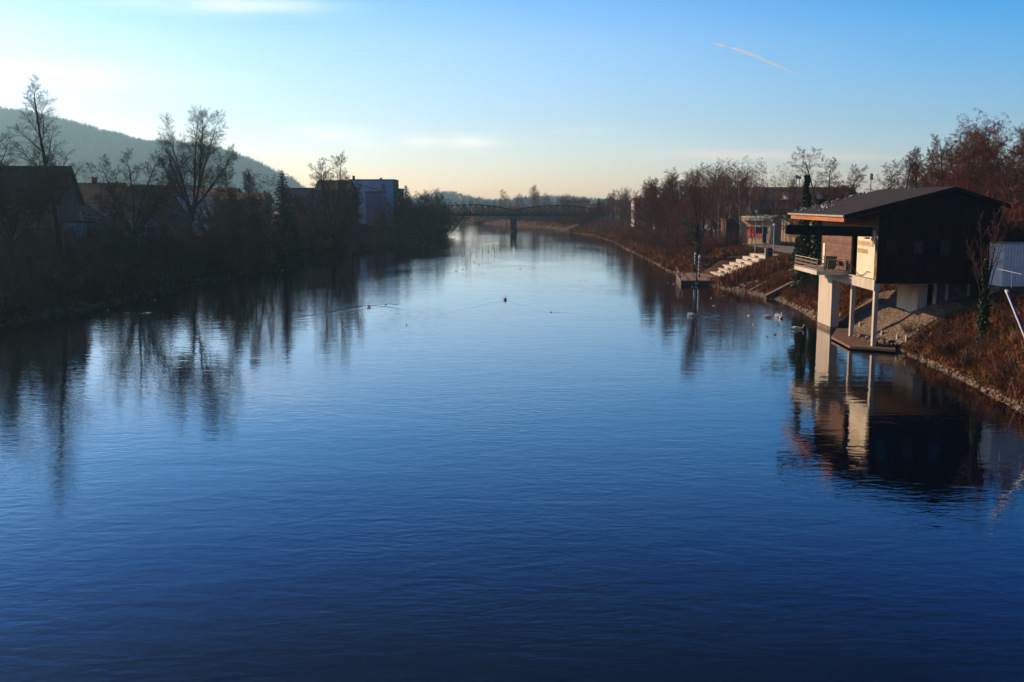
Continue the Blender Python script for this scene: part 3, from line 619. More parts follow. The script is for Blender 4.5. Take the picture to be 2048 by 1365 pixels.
# --- left bank, the trees one can tell apart
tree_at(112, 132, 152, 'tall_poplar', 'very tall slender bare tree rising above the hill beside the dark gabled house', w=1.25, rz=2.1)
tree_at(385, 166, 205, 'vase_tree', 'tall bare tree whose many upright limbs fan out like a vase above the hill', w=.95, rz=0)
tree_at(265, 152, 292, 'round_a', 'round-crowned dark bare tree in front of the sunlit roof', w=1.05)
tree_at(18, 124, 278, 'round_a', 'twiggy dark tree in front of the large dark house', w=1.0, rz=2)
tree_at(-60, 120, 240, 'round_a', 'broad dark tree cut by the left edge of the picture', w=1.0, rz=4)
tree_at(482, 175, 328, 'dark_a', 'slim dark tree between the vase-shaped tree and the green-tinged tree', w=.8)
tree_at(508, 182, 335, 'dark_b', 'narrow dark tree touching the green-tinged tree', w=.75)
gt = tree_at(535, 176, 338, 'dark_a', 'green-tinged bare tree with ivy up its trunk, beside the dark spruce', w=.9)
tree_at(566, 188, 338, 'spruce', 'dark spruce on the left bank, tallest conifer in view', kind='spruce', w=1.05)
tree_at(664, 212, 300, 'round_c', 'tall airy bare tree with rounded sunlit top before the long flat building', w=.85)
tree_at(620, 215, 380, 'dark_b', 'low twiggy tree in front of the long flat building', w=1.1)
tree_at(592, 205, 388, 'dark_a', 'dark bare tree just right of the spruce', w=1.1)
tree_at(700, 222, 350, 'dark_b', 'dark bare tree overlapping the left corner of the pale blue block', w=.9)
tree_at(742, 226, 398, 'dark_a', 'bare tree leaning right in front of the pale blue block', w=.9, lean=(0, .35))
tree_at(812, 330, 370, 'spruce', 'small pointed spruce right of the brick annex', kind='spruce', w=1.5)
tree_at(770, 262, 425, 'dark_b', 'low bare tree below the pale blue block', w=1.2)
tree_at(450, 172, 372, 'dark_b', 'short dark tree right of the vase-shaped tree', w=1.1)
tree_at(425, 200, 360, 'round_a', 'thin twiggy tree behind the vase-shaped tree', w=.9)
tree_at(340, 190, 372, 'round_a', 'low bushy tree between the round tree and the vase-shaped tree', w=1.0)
tree_at(60, 160, 300, 'dark_a', 'dim bare tree behind the ridge of the dark house', w=1.1)
g0 = 'bare bushy trees on the wooded point before the bridge'
for i, (px, d, t, k, w) in enumerate([(790, 312, 400, 'dark_a', 1.2), (806, 320, 398, 'dark_b', 1.3), (824, 335, 398, 'round_a', 1.0), (836, 345, 386, 'round_a', 1.0), (852, 352, 378, 'round_a', 1.0), (866, 362, 374, 'round_c', .85), (872, 368, 382, 'round_a', 1.0), (884, 385, 392, 'round_a', .9), (879, 400, 405, 'shrub_dusk', 1.3), (846, 330, 400, 'shrub_pale', 1.3), (868, 350, 398, 'shrub_dusk', 1.4), (880, 376, 400, 'shrub_pale', 1.1)]):
    tree_at(px, d, t, k, f'bushy bare tree on the wooded point, {ORD[i]} from its landward side', group=g0, w=w)
# ivy on trunks: leaves round a stem
def ivy(parent_e, x, y, z0, z1, r0, r1, n, seed, name='ivy', size=(.10, .22), side=0, m='ivy'):
    r = np.random.default_rng(seed); t = r.uniform(0, 1, n) ** 1.2; a = r.uniform(0, 6.28, n)
    lump = 1 + .35 * np.sin(t * 17 + seed) + .25 * np.sin(t * 41 + a)
    R_ = (r0 + (r1 - r0) * t) * lump * r.uniform(.55, 1.1, n)
    P = np.stack([x + np.cos(a) * R_ + side * t, y + np.sin(a) * R_, z0 + (z1 - z0) * t], -1)
    d = r.normal(0, 1, (n, 3)); d /= np.linalg.norm(d, axis=1)[:, None]; s = np.cross(d, r.normal(0, 1, (n, 3))); s /= np.linalg.norm(s, axis=1)[:, None]
    q = r.uniform(*size, (n, 1))
    V = np.stack([P - s * q * .5, P + d * q * .5, P + s * q * .5, P - d * q * .7], 1).reshape(-1, 3)
    o = link(name, npmesh(name, V, np.arange(n * 4).reshape(-1, 4)), M[m])
    if parent_e is not None:
        o.parent = parent_e; o.matrix_parent_inverse = Matrix.LocRotScale(parent_e.location, parent_e.rotation_euler, parent_e.scale).inverted()
    return o
p = W(535, 405, d=176); ivy(gt, p[0], p[1], h1(p[0], p[1]), 14, .8, .45, 2600, 3)
ivy(gt, p[0], p[1], 10, 17.0, 1.2, 2.6, 1500, 4, name='catkins', size=(.1, .22), m='greenleaf')
tI = tree_at(486, 171, 372, 'dark_a', 'ivy-wrapped trunk standing among the dark trees of the left bank', w=.8)
p = W(486, 405, d=171); ivy(tI, p[0], p[1], h1(p[0], p[1]), 10, .6, .4, 1500, 9)

# --- left bank thickets
gL = 'bare shrubs crowding the left bank'
k = 0
rs = random.Random(8); spots = []
for px in range(-60, 880, 17):
    d0 = np.interp(px, [-60, 200, 400, 550, 700, 860], [96, 120, 155, 186, 248, 372])
    for q in range(1 if px % 2 else 2):
        tt = min(1, max(0, (px - 330) / 200))
        spots.append((px + rs.uniform(-8, 8), d0 + rs.uniform(1, 9) + q * 24, (rs.uniform(1.0, 1.9) * (1 - tt) + rs.uniform(2.6, 5.5) * tt) if q == 0 else rs.uniform(2.6, 4.2) + 1.8 * tt))
spots.sort()
for i, (px, d, h) in enumerate(spots[:69]):
    p = W(px, 405, d=d); x = min(p[0], float(np.interp(d, Lb[:, 1], Lb[:, 0])) - 1.0) if d < 370 else p[0]
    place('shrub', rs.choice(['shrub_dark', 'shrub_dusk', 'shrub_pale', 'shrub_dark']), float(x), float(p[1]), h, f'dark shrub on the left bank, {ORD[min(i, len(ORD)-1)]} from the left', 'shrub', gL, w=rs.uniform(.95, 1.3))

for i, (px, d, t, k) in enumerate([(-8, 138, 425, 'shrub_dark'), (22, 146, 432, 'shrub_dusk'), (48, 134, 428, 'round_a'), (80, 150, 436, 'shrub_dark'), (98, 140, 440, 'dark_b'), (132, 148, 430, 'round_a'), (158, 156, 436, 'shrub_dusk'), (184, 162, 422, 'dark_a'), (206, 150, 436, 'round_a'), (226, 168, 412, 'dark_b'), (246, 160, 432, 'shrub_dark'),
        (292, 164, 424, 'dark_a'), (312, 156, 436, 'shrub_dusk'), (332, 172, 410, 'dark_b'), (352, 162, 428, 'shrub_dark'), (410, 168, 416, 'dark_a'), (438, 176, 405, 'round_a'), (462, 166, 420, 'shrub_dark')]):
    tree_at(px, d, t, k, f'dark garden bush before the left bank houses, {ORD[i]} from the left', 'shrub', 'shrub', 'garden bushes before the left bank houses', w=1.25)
# --- right bank trees
Rt = [  # px, distance, top, proto, width
    (1207, 420, 398, 'alder_c', 1), (1216, 400, 385, 'alder_a', 1), (1226, 392, 378, 'alder_c', 1), (1236, 360, 372, 'birch_a', 1), (1247, 350, 376, 'alder_c', 1.1), (1258, 330, 380, 'alder_a', 1.1), (1270, 318, 386, 'alder_b', 1.1), (1281, 300, 380, 'alder_c', 1),
    (1296, 262, 352, 'alder_a', .8), (1312, 290, 370, 'alder_c', 1.1), (1328, 246, 352, 'alder_b', .85), (1345, 226, 340, 'alder_a', .9), (1362, 250, 352, 'alder_c', 1), (1378, 222, 342, 'alder_b', .9), (1408, 200, 330, 'alder_a', .85),
    (1422, 235, 336, 'alder_c', .95), (1440, 212, 330, 'birch_b', .9), (1462, 205, 322, 'birch_a', .85), (1484, 196, 315, 'birch_c', .95), (1500, 206, 322, 'birch_b', .85), (1512, 215, 345, 'birch_a', .8),
    (1545, 212, 337, 'birch_c', .75), (1575, 202, 333, 'birch_b', .5), (1592, 215, 352, 'alder_a', .6), (1618, 222, 352, 'alder_c', .7), (1528, 240, 372, 'alder_b', .7), (1455, 240, 342, 'alder_a', .9), (1386, 262, 356, 'alder_c', 1.0)]
rx = random.Random(21)
for px in range(1205, 1470, 12):
    dd = float(np.interp(px, [1205, 1300, 1400, 1470], [440, 300, 255, 250])); Rt.append((px + rx.uniform(-4, 4), dd + rx.uniform(0, 25), float(np.interp(px, [1205, 1240, 1270, 1300, 1350, 1470], [398, 384, 390, 366, 356, 352])) + rx.uniform(-4, 10), rx.choice(['alder_a', 'alder_b', 'alder_c', 'birch_a']), 1.1))
for px in range(1400, 1520, 16): Rt.append((px, 222 + rx.uniform(0, 14), rx.uniform(328, 350), rx.choice(['alder_a', 'alder_c', 'birch_a']), .95))
for px in range(1290, 1400, 16): Rt.append((px, 236 + rx.uniform(0, 14), rx.uniform(350, 368), rx.choice(['alder_b', 'alder_c']), 1))
for px in range(1480, 1640, 20): Rt.append((px, 232 + rx.uniform(0, 20), rx.uniform(362, 382), rx.choice(['birch_b', 'alder_c']), .8))
Rt.sort()
for i, (px, d, t, k, w) in enumerate(Rt):
    kd = 'weeping silver birch' if 'birch' in k else 'bare brown tree'
    if d < 262: t -= 7
    tree_at(px, d, t, k, f'{kd} behind the right bank, {ORD[i]} of the row counted from the bridge', kind='birch_tree' if 'birch' in k else 'bare_tree', group='bare trees along the right bank', w=w * 1.28)
# trees rooted low on the bank
for px, d, t, k, w, lab in [(1303, 214, 378, 'alder_b', .9, 'dark-stemmed tree rooted at the orange grassy bank'), (1335, 190, 372, 'alder_a', .8, 'bare tree on the bank above the riprap, left of the ivy tree'),
                            (1352, 196, 395, 'alder_c', 1.0, 'low twiggy tree between the two dark stems on the bank'), (1372, 205, 385, 'alder_b', 1, 'slim tree just left of the ivy-clad fork')]:
    tree_at(px, d, t, k, lab, w=w)
ti = tree_at(1396, 168, 330, 'fork_tree', 'forked ivy-clad tree above the striped mooring poles', w=.95, rz=1.2)
p = W(1396, 405, d=168); ivy(ti, p[0], p[1], 1.5, 8.0, .8, .5, 1900, 12); ivy(ti, p[0] - .9, p[1], 6.0, 9.5, .7, .3, 600, 13, side=-1.6)
tj = tree_at(1662, 128, 290, 'round_b', 'large spreading bare tree with ivy on its limbs behind the boathouse roof', w=1.25, rz=2.2)
p = W(1662, 405, d=128); ivy(tj, p[0] - .5, p[1], 3.5, 13.0, 1.6, .8, 5200, 14); ivy(tj, p[0] + .5, p[1], 9.5, 14.2, .7, .4, 900, 15, side=2.6)
for px, d, t, lab, wd, sd in [(1612, 118, 352, 'tall dark ivy column behind the boathouse terrace', 1.25, 21), (1640, 116, 400, 'bushy ivy column against the brown clad boathouse wall', 1.15, 22)]:
    p = W(px, 405, d=d); z = h1(p[0], p[1]); zt = W(px, t, d=d)[2]
    e = thing('ivy_column', lab, 'tree', (p[0], p[1], z)); b = MB(); b.tube([(0, 0, -.5), (.1, 0, (zt - z) * .5), (0, 0, zt - z)], [.3, .2, .08], 8); b.build('trunk', M['bark'], e)
    ivy(e, p[0], p[1], z + 1.2, zt, wd, .22, 8000, sd, size=(.14, .34))
# behind the boathouse
g1 = 'bare trees behind the boathouse'
B1 = [(1778, 150, 318, 'alder_a', .9), (1800, 142, 300, 'alder_b', .9), (1822, 146, 294, 'alder_a', .8), (1846, 140, 292, 'alder_c', .75), (1868, 150, 330, 'alder_b', .9), (1886, 128, 272, 'alder_c', .9), (1903, 122, 252, 'round_b', .55), (1925, 118, 245, 'alder_c', .8), (1945, 126, 250, 'alder_a', .8),
      (1960, 120, 222, 'birch_a', .8), (1985, 112, 218, 'birch_c', .85), (2003, 118, 238, 'alder_c', .9), (2024, 110, 240, 'birch_b', .8), (2046, 106, 232, 'birch_a', .8), (2070, 104, 236, 'birch_c', .9), (2105, 100, 225, 'alder_c', 1), (1915, 104, 300, 'alder_c', .9), (1975, 102, 290, 'alder_c', 1), (2035, 98, 300, 'alder_a', 1)]
B1 += [(1872, 136, 300, 'alder_a', .8), (1894, 112, 268, 'alder_b', .8), (1935, 108, 262, 'alder_a', .8), (1952, 112, 250, 'alder_b', .8), (1972, 122, 240, 'alder_a', .8), (1994, 104, 262, 'alder_b', .8), (2014, 112, 250, 'alder_c', .8), (2034, 116, 240, 'alder_a', .8), (2056, 100, 258, 'alder_b', .8)]
B1.sort()
for i, (px, d, t, k, w) in enumerate(B1):
    kd = 'drooping white-barked birch' if 'birch' in k else 'reddish bare tree'
    tree_at(px, d, t, k, f'{kd} behind the boathouse, {ORD[i]} of the stand', kind='birch_tree' if 'birch' in k else 'bare_tree', group=g1, w=w * 1.35)
for i, (px, d, h) in enumerate([(1890, 101, 7), (1925, 100, 7.5), (1960, 96, 7.5), (1990, 94, 7), (2020, 90, 7), (2050, 88, 7.5), (1985, 104, 8.5), (2045, 97, 9), (2080, 84, 7)]):
    p = W(px, 405, d=d); place('shrub', 'shrub_a' if i % 2 else 'shrub_b', float(p[0]), float(p[1]), h, f'tangled reddish shrub behind the boathouse ridge, {ORD[i]} of its clump', 'shrub', 'shrubs behind the boathouse', w=1.1)
p = W(2062, 405, d=83); place('shrub', 'shrub_b', float(p[0]), float(p[1]), 7.0, 'tall thorny shrub behind the pale container', 'shrub', w=1.1)
# ivy-wrapped tree on the near bank
p = ground_hit(1962, 703); zt = W(1960, 405, d=p[1])[2]
ta = place('bare_tree', 'young_tree', float(p[0]), float(p[1]), float(zt - p[2] + .1), 'small bare tree with ivy-wrapped trunk on the near right bank before the black gable', 'tree', w=.85, rz=0)
ivy(ta, p[0] - .05, p[1], p[2] + .1, p[2] + (zt - p[2]) * .62, .26, .16, 3600, 31, size=(.07, .16)); ivy(ta, p[0], p[1], p[2] + 1.8, p[2] + 3.6, .38, .3, 1500, 32, size=(.07, .16))
rn = random.Random(12)
near_sh = [(1815, 668), (1838, 690), (1856, 672), (1874, 700), (1893, 690), (1905, 722), (1925, 700), (1938, 742), (1950, 720), (1980, 715), (1990, 752), (2008, 700), (2018, 775), (2030, 735), (2042, 690), (2046, 790), (1985, 680), (2020, 660)]
for i, (px, py) in enumerate(near_sh):
    q = ground_hit(px, py); place('shrub', rn.choice(['shrub_a', 'shrub_b', 'shrub_dusk']), float(q[0]), float(q[1]), rn.uniform(.9, 2.0), f'low bramble bush on the near right bank, {ORD[i]} counting from the deck', 'shrub', 'bramble bushes on the near right bank', w=1.5)
# far trees beyond the bridge
g2 = 'bare trees beyond the bridge'
far = [(918, 540, 402, 'far_b'), (932, 590, 398, 'far_a'), (948, 600, 397, 'far_a'), (962, 620, 396, 'far_b'), (976, 640, 398, 'far_a'), (990, 650, 397, 'far_b'), (1004, 600, 394, 'far_a'), (1018, 640, 378, 'far_b'), (1034, 610, 390, 'far_a'), (1050, 600, 386, 'far_b'), (1064, 590, 368, 'far_b'), (1078, 620, 374, 'far_b'), (1090, 600, 384, 'far_a'),
       (1102, 560, 392, 'far_a'), (1114, 540, 394, 'far_a'), (1126, 530, 388, 'far_b'), (1138, 520, 386, 'far_a'), (1150, 510, 390, 'far_a'), (1162, 500, 394, 'far_a'), (1174, 480, 392, 'far_a'), (1186, 470, 402, 'far_b'), (1198, 450, 396, 'spruce'), (1210, 460, 398, 'far_a')]
for i, (px, d, t, k) in enumerate(far):
    tree_at(px, d, t, k, f'hazy bare tree beyond the bridge, {ORD[i]} from the left', kind='spruce' if k == 'spruce' else 'bare_tree', group=g2, w=1.35)
# shrubs along the far and right waterline
gR = 'bare reddish shrubs on the right bank'
sp = []
for px in range(1195, 1400, 9):
    d0 = np.interp(px, [1195, 1240, 1300, 1340, 1380, 1400], [372, 300, 222, 186, 176, 170]); sp.append((px + rs.uniform(-4, 4), d0 + rs.uniform(4, 26), rs.uniform(3.2, 6)))
for px in range(1395, 1480, 11): sp.append((px, rs.uniform(172, 186), rs.uniform(3, 4.5)))
for px in list(range(1515, 1640, 14)): sp.append((px, np.interp(px, [1515, 1640], [142, 112]) + rs.uniform(-5, 2), rs.uniform(1.2, 2.4)))
sp.sort()
for i, (px, d, h) in enumerate(sp):
    p = W(px, 405, d=d); xr = float(np.interp(d, Rb[:, 1], Rb[:, 0])) + 1.5; x = max(float(p[0]), xr)
    place('shrub', rs.choice(['shrub_a', 'shrub_b', 'shrub_a']), x, float(p[1]), h, f'reddish shrub on the right bank, {ORD[min(i, len(ORD)-1)]} counted from the bridge', 'shrub', gR, w=rs.uniform(.9, 1.3))
gF = 'hazy shrubs lining the far river bend'
for i in range(30):
    px = 962 + i * 7.8; yy = np.interp(px, [900, 965, 1080, 1110, 1190], [625, 595, 512, 482, 392]) + rs.uniform(0, 10)
    p = W(px, 405, d=yy); place('shrub', rs.choice(['shrub_b', 'shrub_a']), float(p[0]), float(yy), rs.uniform(6, 10), f'hazy shrub at the far river bend, {ORD[i]} from the left', 'shrub', gF, w=1.5)

# ------------------------------------------------------------------ undergrowth
rng = np.random.default_rng(77)
def scatter(poly_fn, n): return poly_fn(n)
def bank_points(side, y0, y1, n, dmin, dmax, pw=1.0):
    y = y0 + (y1 - y0) * rng.uniform(0, 1, n) ** pw; P_ = Rb if side > 0 else Lb
    xb = np.interp(y, P_[:, 1], P_[:, 0]); x = xb + side * rng.uniform(dmin, dmax, n)
    z = hgt(x, y); ok = z > .04; return np.stack([x, y, z], -1)[ok]
def notin(P):
    """keep clear of boathouse, steps, ramp and paths"""
    u = P[:, :2] @ UD[:2]; v = P[:, :2] @ VD[:2]
    bad = (u > 24) & (u < 37.5) & (v > 80.5) & (v < 98.5)
    a_ = ((P[:, 0] - 31.2) + (P[:, 1] - 155)) * .7071; c_ = (-(P[:, 0] - 31.2) + (P[:, 1] - 155)) * .7071
    bad |= (a_ > -4) & (a_ < 13) & (c_ > -7.6) & (c_ < 6)
    bad |= (P[:, 0] > 41) & (P[:, 1] > 140)
    return P[~bad]
P = notin(np.concatenate([bank_points(1, 44, 84, 11000, .3, 16), bank_points(1, 84, 104, 3000, .8, 14), bank_points(1, 99, 136, 7500, .4, 15)]))
Pn = notin(bank_points(1, 44, 84, 5200, .2, 15)); cl = np.sin(Pn[:, 0] * 1.1 + 2) * np.sin(Pn[:, 1] * .55) + .5 * np.sin(Pn[:, 1] * 1.7 + Pn[:, 0]); Pn = Pn[cl > .15]
o = blades('green_undergrowth', Pn, rng, 15, (.15, .5), (.03, .08), up=.3, spread=.3, m=M['brush_g']); tag(o, 'olive grass tufts among the brambles of the near right bank', 'grass', kind='stuff')
Pn = notin(bank_points(1, 44, 84, 1500, .2, 15)); o = blades('dead_stalks', Pn, rng, 3, (.7, 1.6), (.012, .03), up=1.0, spread=.3, m=M['straw']); tag(o, 'pale dead stalks standing in the brambles of the near right bank', 'stalks', kind='stuff')
o = blades('undergrowth', P, rng, 17, (.25, .8), (.025, .07), up=.25, spread=.28, m=M['brush_r']); tag(o, 'russet bramble and dead grass covering the near right bank', 'undergrowth', kind='stuff')
P = notin(np.concatenate([bank_points(1, 138, 230, 8500, .3, 18), bank_points(1, 230, 420, 6200, .3, 20)]))
o = blades('dry_grass', P, rng, 14, (.5, 1.3), (.06, .15), up=.6, spread=.5, m=M['brush_r']); tag(o, 'orange-brown dry grass along the right bank towards the bridge', 'grass', kind='stuff')
P = notin(bank_points(1, 104, 150, 3500, 5, 15)); o = blades('bank_grass', P, rng, 16, (.2, .55), (.03, .07), up=.6, spread=.3, m=M['brush_g']); tag(o, 'olive grass between the landing steps and the boathouse', 'grass', kind='stuff')
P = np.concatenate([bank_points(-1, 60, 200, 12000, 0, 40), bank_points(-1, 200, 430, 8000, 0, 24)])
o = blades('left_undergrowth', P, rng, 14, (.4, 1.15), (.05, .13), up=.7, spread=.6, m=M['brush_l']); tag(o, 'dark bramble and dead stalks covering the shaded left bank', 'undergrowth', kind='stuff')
yy = rng.uniform(440, 690, 4000); P = np.stack([rng.uniform(-120, 45, 4000), yy, np.zeros(4000)], -1); P[:, 2] = hgt(P[:, 0], P[:, 1]); P = P[P[:, 2] > .2]
o = blades('far_bank_grass', P, rng, 12, (1, 2.2), (.15, .3), up=.8, spread=1, m=M['brush_far']); tag(o, 'hazy pinkish-brown bank growth at the river bend', 'grass', kind='stuff')

# ------------------------------------------------------------------ stones at the waterline
def stones(name, P, size, seed, m, label):
    r = np.random.default_rng(seed); b = MB()
    ico = [(0, 0, -1), (.72, -.53, -.45), (-.28, -.85, -.45), (-.89, 0, -.45), (-.28, .85, -.45), (.72, .53, -.45), (.28, -.85, .45), (-.72, -.53, .45), (-.72, .53, .45), (.28, .85, .45), (.89, 0, .45), (0, 0, 1)]
    fc = [(0, 1, 2), (1, 0, 5), (0, 2, 3), (0, 3, 4), (0, 4, 5), (1, 5, 10), (2, 1, 6), (3, 2, 7), (4, 3, 8), (5, 4, 9), (1, 10, 6), (2, 6, 7), (3, 7, 8), (4, 8, 9), (5, 9, 10), (6, 10, 11), (7, 6, 11), (8, 7, 11), (9, 8, 11), (10, 9, 11)]
    I = np.array(ico)
    VV = []; FF = []
    for i, p in enumerate(P):
        s = r.uniform(*size) * np.array([r.uniform(.7, 1.5), r.uniform(.7, 1.5), r.uniform(.4, .8)]); a = r.uniform(0, 6.28); c, sn = math.cos(a), math.sin(a)
        v = I * s * (1 + r.uniform(-.22, .22, (12, 1))); v = np.stack([v[:, 0] * c - v[:, 1] * sn, v[:, 0] * sn + v[:, 1] * c, v[:, 2]], -1) + p
        VV.append(v); FF.append(np.array(fc) + 12 * i)
    o = link(name, npmesh(name, np.concatenate(VV), np.concatenate(FF)), m); return tag(o, label, 'stones', kind='stuff')
def wl(side, y0, y1, n, a, b):
    y = rng.uniform(y0, y1, n); P_ = Rb if side > 0 else Lb; x = np.interp(y, P_[:, 1], P_[:, 0]) + side * rng.uniform(a, b, n); return np.stack([x, y, hgt(x, y) + .03], -1)
stones('riprap', wl(1, 44, 80.5, 420, -.2, .3), (.07, .24), 3, M['rock'], 'line of tan stones along the water edge of the near right bank')
stones('bank_stones', np.concatenate([wl(1, 99, 148, 800, -.3, .7), wl(1, 136, 143, 160, -.2, 3.0)]), (.1, .32), 4, M['rock'], 'broken stones at the water edge between boathouse and landing stage')
stones('far_riprap', np.concatenate([wl(1, 166, 260, 800, -.3, .4), wl(1, 260, 470, 300, -.3, .4)]), (.1, .28), 5, M['rock'], 'pale stone edging of the right bank towards the bridge')
stones('left_bank_stones', wl(-1, 70, 427, 900, -.4, 1), (.15, .45), 6, M['rock_dark'], 'dark stones along the foot of the left bank')

# ------------------------------------------------------------------ boathouse
O = uv(26.9, 82.0)
bh = thing('boathouse', 'black timber boathouse with low gable roof standing on concrete piers over the water', 'boathouse', O, -AX)
def L_(u, v): return u - 26.9, v - 82.0
# gable wall and body
b = MB(); b.prism([(0, 0, 5.45), (9.7, 0, 5.45), (9.7, 0, 11.55), (5.8, 0, 12.82), (0, 0, 11.22)], (0, .22, 0)); b.build('gable_wall', M['wood_black'], bh)
b = MB(); b.prism([(9.7, .22, 5.45), (9.7, 16.8, 5.45), (9.7, 16.8, 11.55), (9.7, .22, 11.55)], (-.2, 0, 0)); b.prism([(.2, 16.8, 5.3), (9.5, 16.8, 5.3), (9.5, 16.8, 11.5), (5.8, 16.8, 12.8), (.2, 16.8, 11.2)], (0, -.2, 0)); b.build('rear_wall', M['wood_black'], bh)
b = MB(); b.box(.25, 9.5, .22, 16.6, 5.42, 5.62); b.build('floor_slab', M['conc'], bh)
# roof: two slopes
b = MB(); b.prism([(-2.86, -.35, 10.80), (5.8, -.35, 13.03), (5.8, -.35, 13.25), (-2.86, -.35, 11.02)], (0, 18.4, 0)); b.prism([(5.8, -.35, 13.03), (10.15, -.35, 11.62), (10.15, -.35, 11.84), (5.8, -.35, 13.25)], (0, 18.4, 0))
rf = b.build('roof', M['roof'], bh)
b = MB()
b.prism([(-2.9, -.42, 10.66), (5.8, -.42, 12.90), (5.8, -.42, 13.22), (-2.9, -.42, 10.98)], (0, .05, 0)); b.prism([(5.8, -.42, 12.90), (10.2, -.42, 11.47), (10.2, -.42, 11.79), (5.8, -.42, 13.22)], (0, .05, 0)); b.build('barge_board', M['wood_black'], rf)
b = MB(); b.box(-3.02, -2.88, -.4, 18.0, 10.82, 10.96); b.build('gutter', M['gutter'], rf)
b = MB(); b.box(-2.8, -2.6, 0.1, 17.6, 10.42, 10.80); b.build('eave_beam', M['orange_wood'], rf)
b = MB()
for v in np.arange(.2, 17.9, 1.46): b.prism([(-2.6, v, 10.55), (5.6, v, 12.66), (5.6, v, 12.86), (-2.6, v, 10.77)], (0, .12, 0))
b.build('rafters', M['rail_wood'], rf)
# river front, from the near corner backwards
b = MB(); b.box(-.02, .2, 0.02, .68, 5.45, 11.2); b.build('corner_boards', M['clad'], bh)
b = MB(); b.box(.06, .22, .72, 5.5, 5.78, 9.7); pn = b.build('wall_panel', M['panel'], bh)
b = MB(); b.box(.04, .2, 0.7, 16.6, 9.72, 11.15); b.build('upper_cladding', M['clad'], bh)
b = MB(); b.box(.5, .6, 5.52, 7.05, 5.75, 9.7); b.box(.1, .5, 5.52, 5.58, 5.75, 9.7); b.build('door', M['door_ochre'], bh)
b = MB(); b.box(.45, .5, 6.0, 6.04, 6.7, 6.9); b.build('door_handle', M['steel_grey'], bh)
b = MB(); b.box(.03, .2, 7.1, 16.6, 5.7, 9.7); b.build('cladding', M['clad'], bh)
b = MB(); b.box(-.04, .02, 15.2, 15.9, 6.2, 8.1); b.build('notice_board', M['panel'], bh); b = MB(); b.box(-.03, .02, 15.92, 16.3, 6.1, 8.1); b.build('narrow_door', M['black'], bh)
def text(s, name, parent, loc, h, width, rot, m, ext=.012):
    cu = bpy.data.curves.new(name, 'FONT'); cu.body = s; cu.size = 1; cu.extrude = ext; cu.align_x = 'LEFT'
    o = bpy.data.objects.new(name, cu); col.objects.link(o); bpy.context.view_layer.update(); dim = o.dimensions
    sx = width / max(dim.x, .01); sy = h / max(dim.y, .01)
    dg = bpy.context.evaluated_depsgraph_get(); me = bpy.data.meshes.new_from_object(o.evaluated_get(dg)); bpy.data.objects.remove(o); bpy.data.curves.remove(cu)
    me.transform(Matrix.Diagonal((sx, sy, 1, 1))); me.materials.clear(); q = link(name, me, m, parent); q.location = loc; q.rotation_euler = rot; return q
M['letter'] = mat('orange_letters', (.62, .33, .13), (.58, .30, .12), rough=.5)
text('FEUERWEHR', 'lettering', bh, (.045, 5.35, 8.35), .42, 4.2, (math.pi / 2, 0, -math.pi / 2), M['letter'])
text('BOOTSHAUS', 'lettering', bh, (.045, 5.35, 7.72), .40, 2.75, (math.pi / 2, 0, -math.pi / 2), M['letter'])
b = MB(); pts = [(-.0, 6.9 - i * .65, 6.75 - .9 * math.sin(min(1, i / 7) * 2.6)) for i in range(9)]; b.tube([(p[0] - .05, p[1], p[2]) for p in pts], .03, 5); b.build('mooring_rope', M['black'], bh)
# edge beam and supports
b = MB(); b.box(-.14, .36, .02, 16.5, 4.87, 5.72); b.build('edge_beam', M['conc_pale'], bh)
b = MB(); b.box(-.02, .28, .12, .58, -.6, 4.87); b.build('post', M['conc_pale'], bh)
b = MB(); b.box(0.02, .34, 6.35, 6.75, -.6, 4.87); b.build('post', M['conc_pale'], bh)
b = MB(); b.box(.0, .75, 12.4, 16.9, -1.5, 4.87); b.build('pier', M['conc_pale'], bh)
b = MB(); b.box(-.02, .8, 12.35, 16.95, -.4, .38); b.build('pier_foot', M['rock'], bh)
b = MB(); b.box(4.95, 5.75, 4.2, 9.2, 1.5, 5.42); b.build('pier', M['conc_pale'], bh)
b = MB(); b.box(6.0, 9.6, 3.6, 3.85, 1.5, 5.42); lw = b.build('lower_wall', M['house_dark'], bh)
b = MB(); b.box(7.1, 8.7, 3.5, 3.6, 2.9, 5.2); b.build('graffiti_panel', mat('faded_graffiti', (.20, .17, .14), (.09, .06, .06), rough=.8, scale=1.7, c3=(.20, .14, .05)), bh)
b = MB(); b.box(9.6, 11.9, .8, 1.0, 2.2, 5.4); b.build('plinth_wall', M['house_white'], bh)
b = MB()
for x in (6.05, 7.0, 8.8): b.box(x, x + .15, 3.35, 3.6, 1.5, 5.42)
b.build('wall_studs', M['conc'], bh)
for u0 in (.66, 2.82, 4.98):
    b = MB(); b.box(u0 - .06, u0 + .86, -.05, 0, 7.72, 9.06); w_ = b.build('window', M['steel_dark'], bh)
    b = MB(); b.box(u0, u0 + .8, -.075, -.052, 7.8, 9.0); b.build('pane', M['glass'], w_)
    if u0 == 2.82: b = MB(); b.box(u0 + .08, u0 + .7, -.095, -.078, 7.88, 8.85); b.build('poster', M['pink'], w_)
# crane beam over the terrace
p0 = W(1571, 459.5, v=83.7); p1 = W(1743, 464.5, v=83.7)
bw = MB(); bw.beam(p0, p1, .35, .66); bw.beam(p0 + np.array([0.2, 0, -.36]), p1 + np.array([0, 0, -.36]), .5, .07); bw.beam(p0 + np.array([0.2, 0, .36]), p1 + np.array([0, 0, .36]), .5, .07)
cb = bw.build('crane_beam', M['steel_dark'], None); cb.parent = bh; cb.matrix_parent_inverse = Matrix.LocRotScale(bh.location, bh.rotation_euler, None).inverted()
b = MB(); b.box(-.5, -.1, 1.75, 2.1, 9.0, 9.14); b.build('flood_lamp', M['steel_grey'], bh)
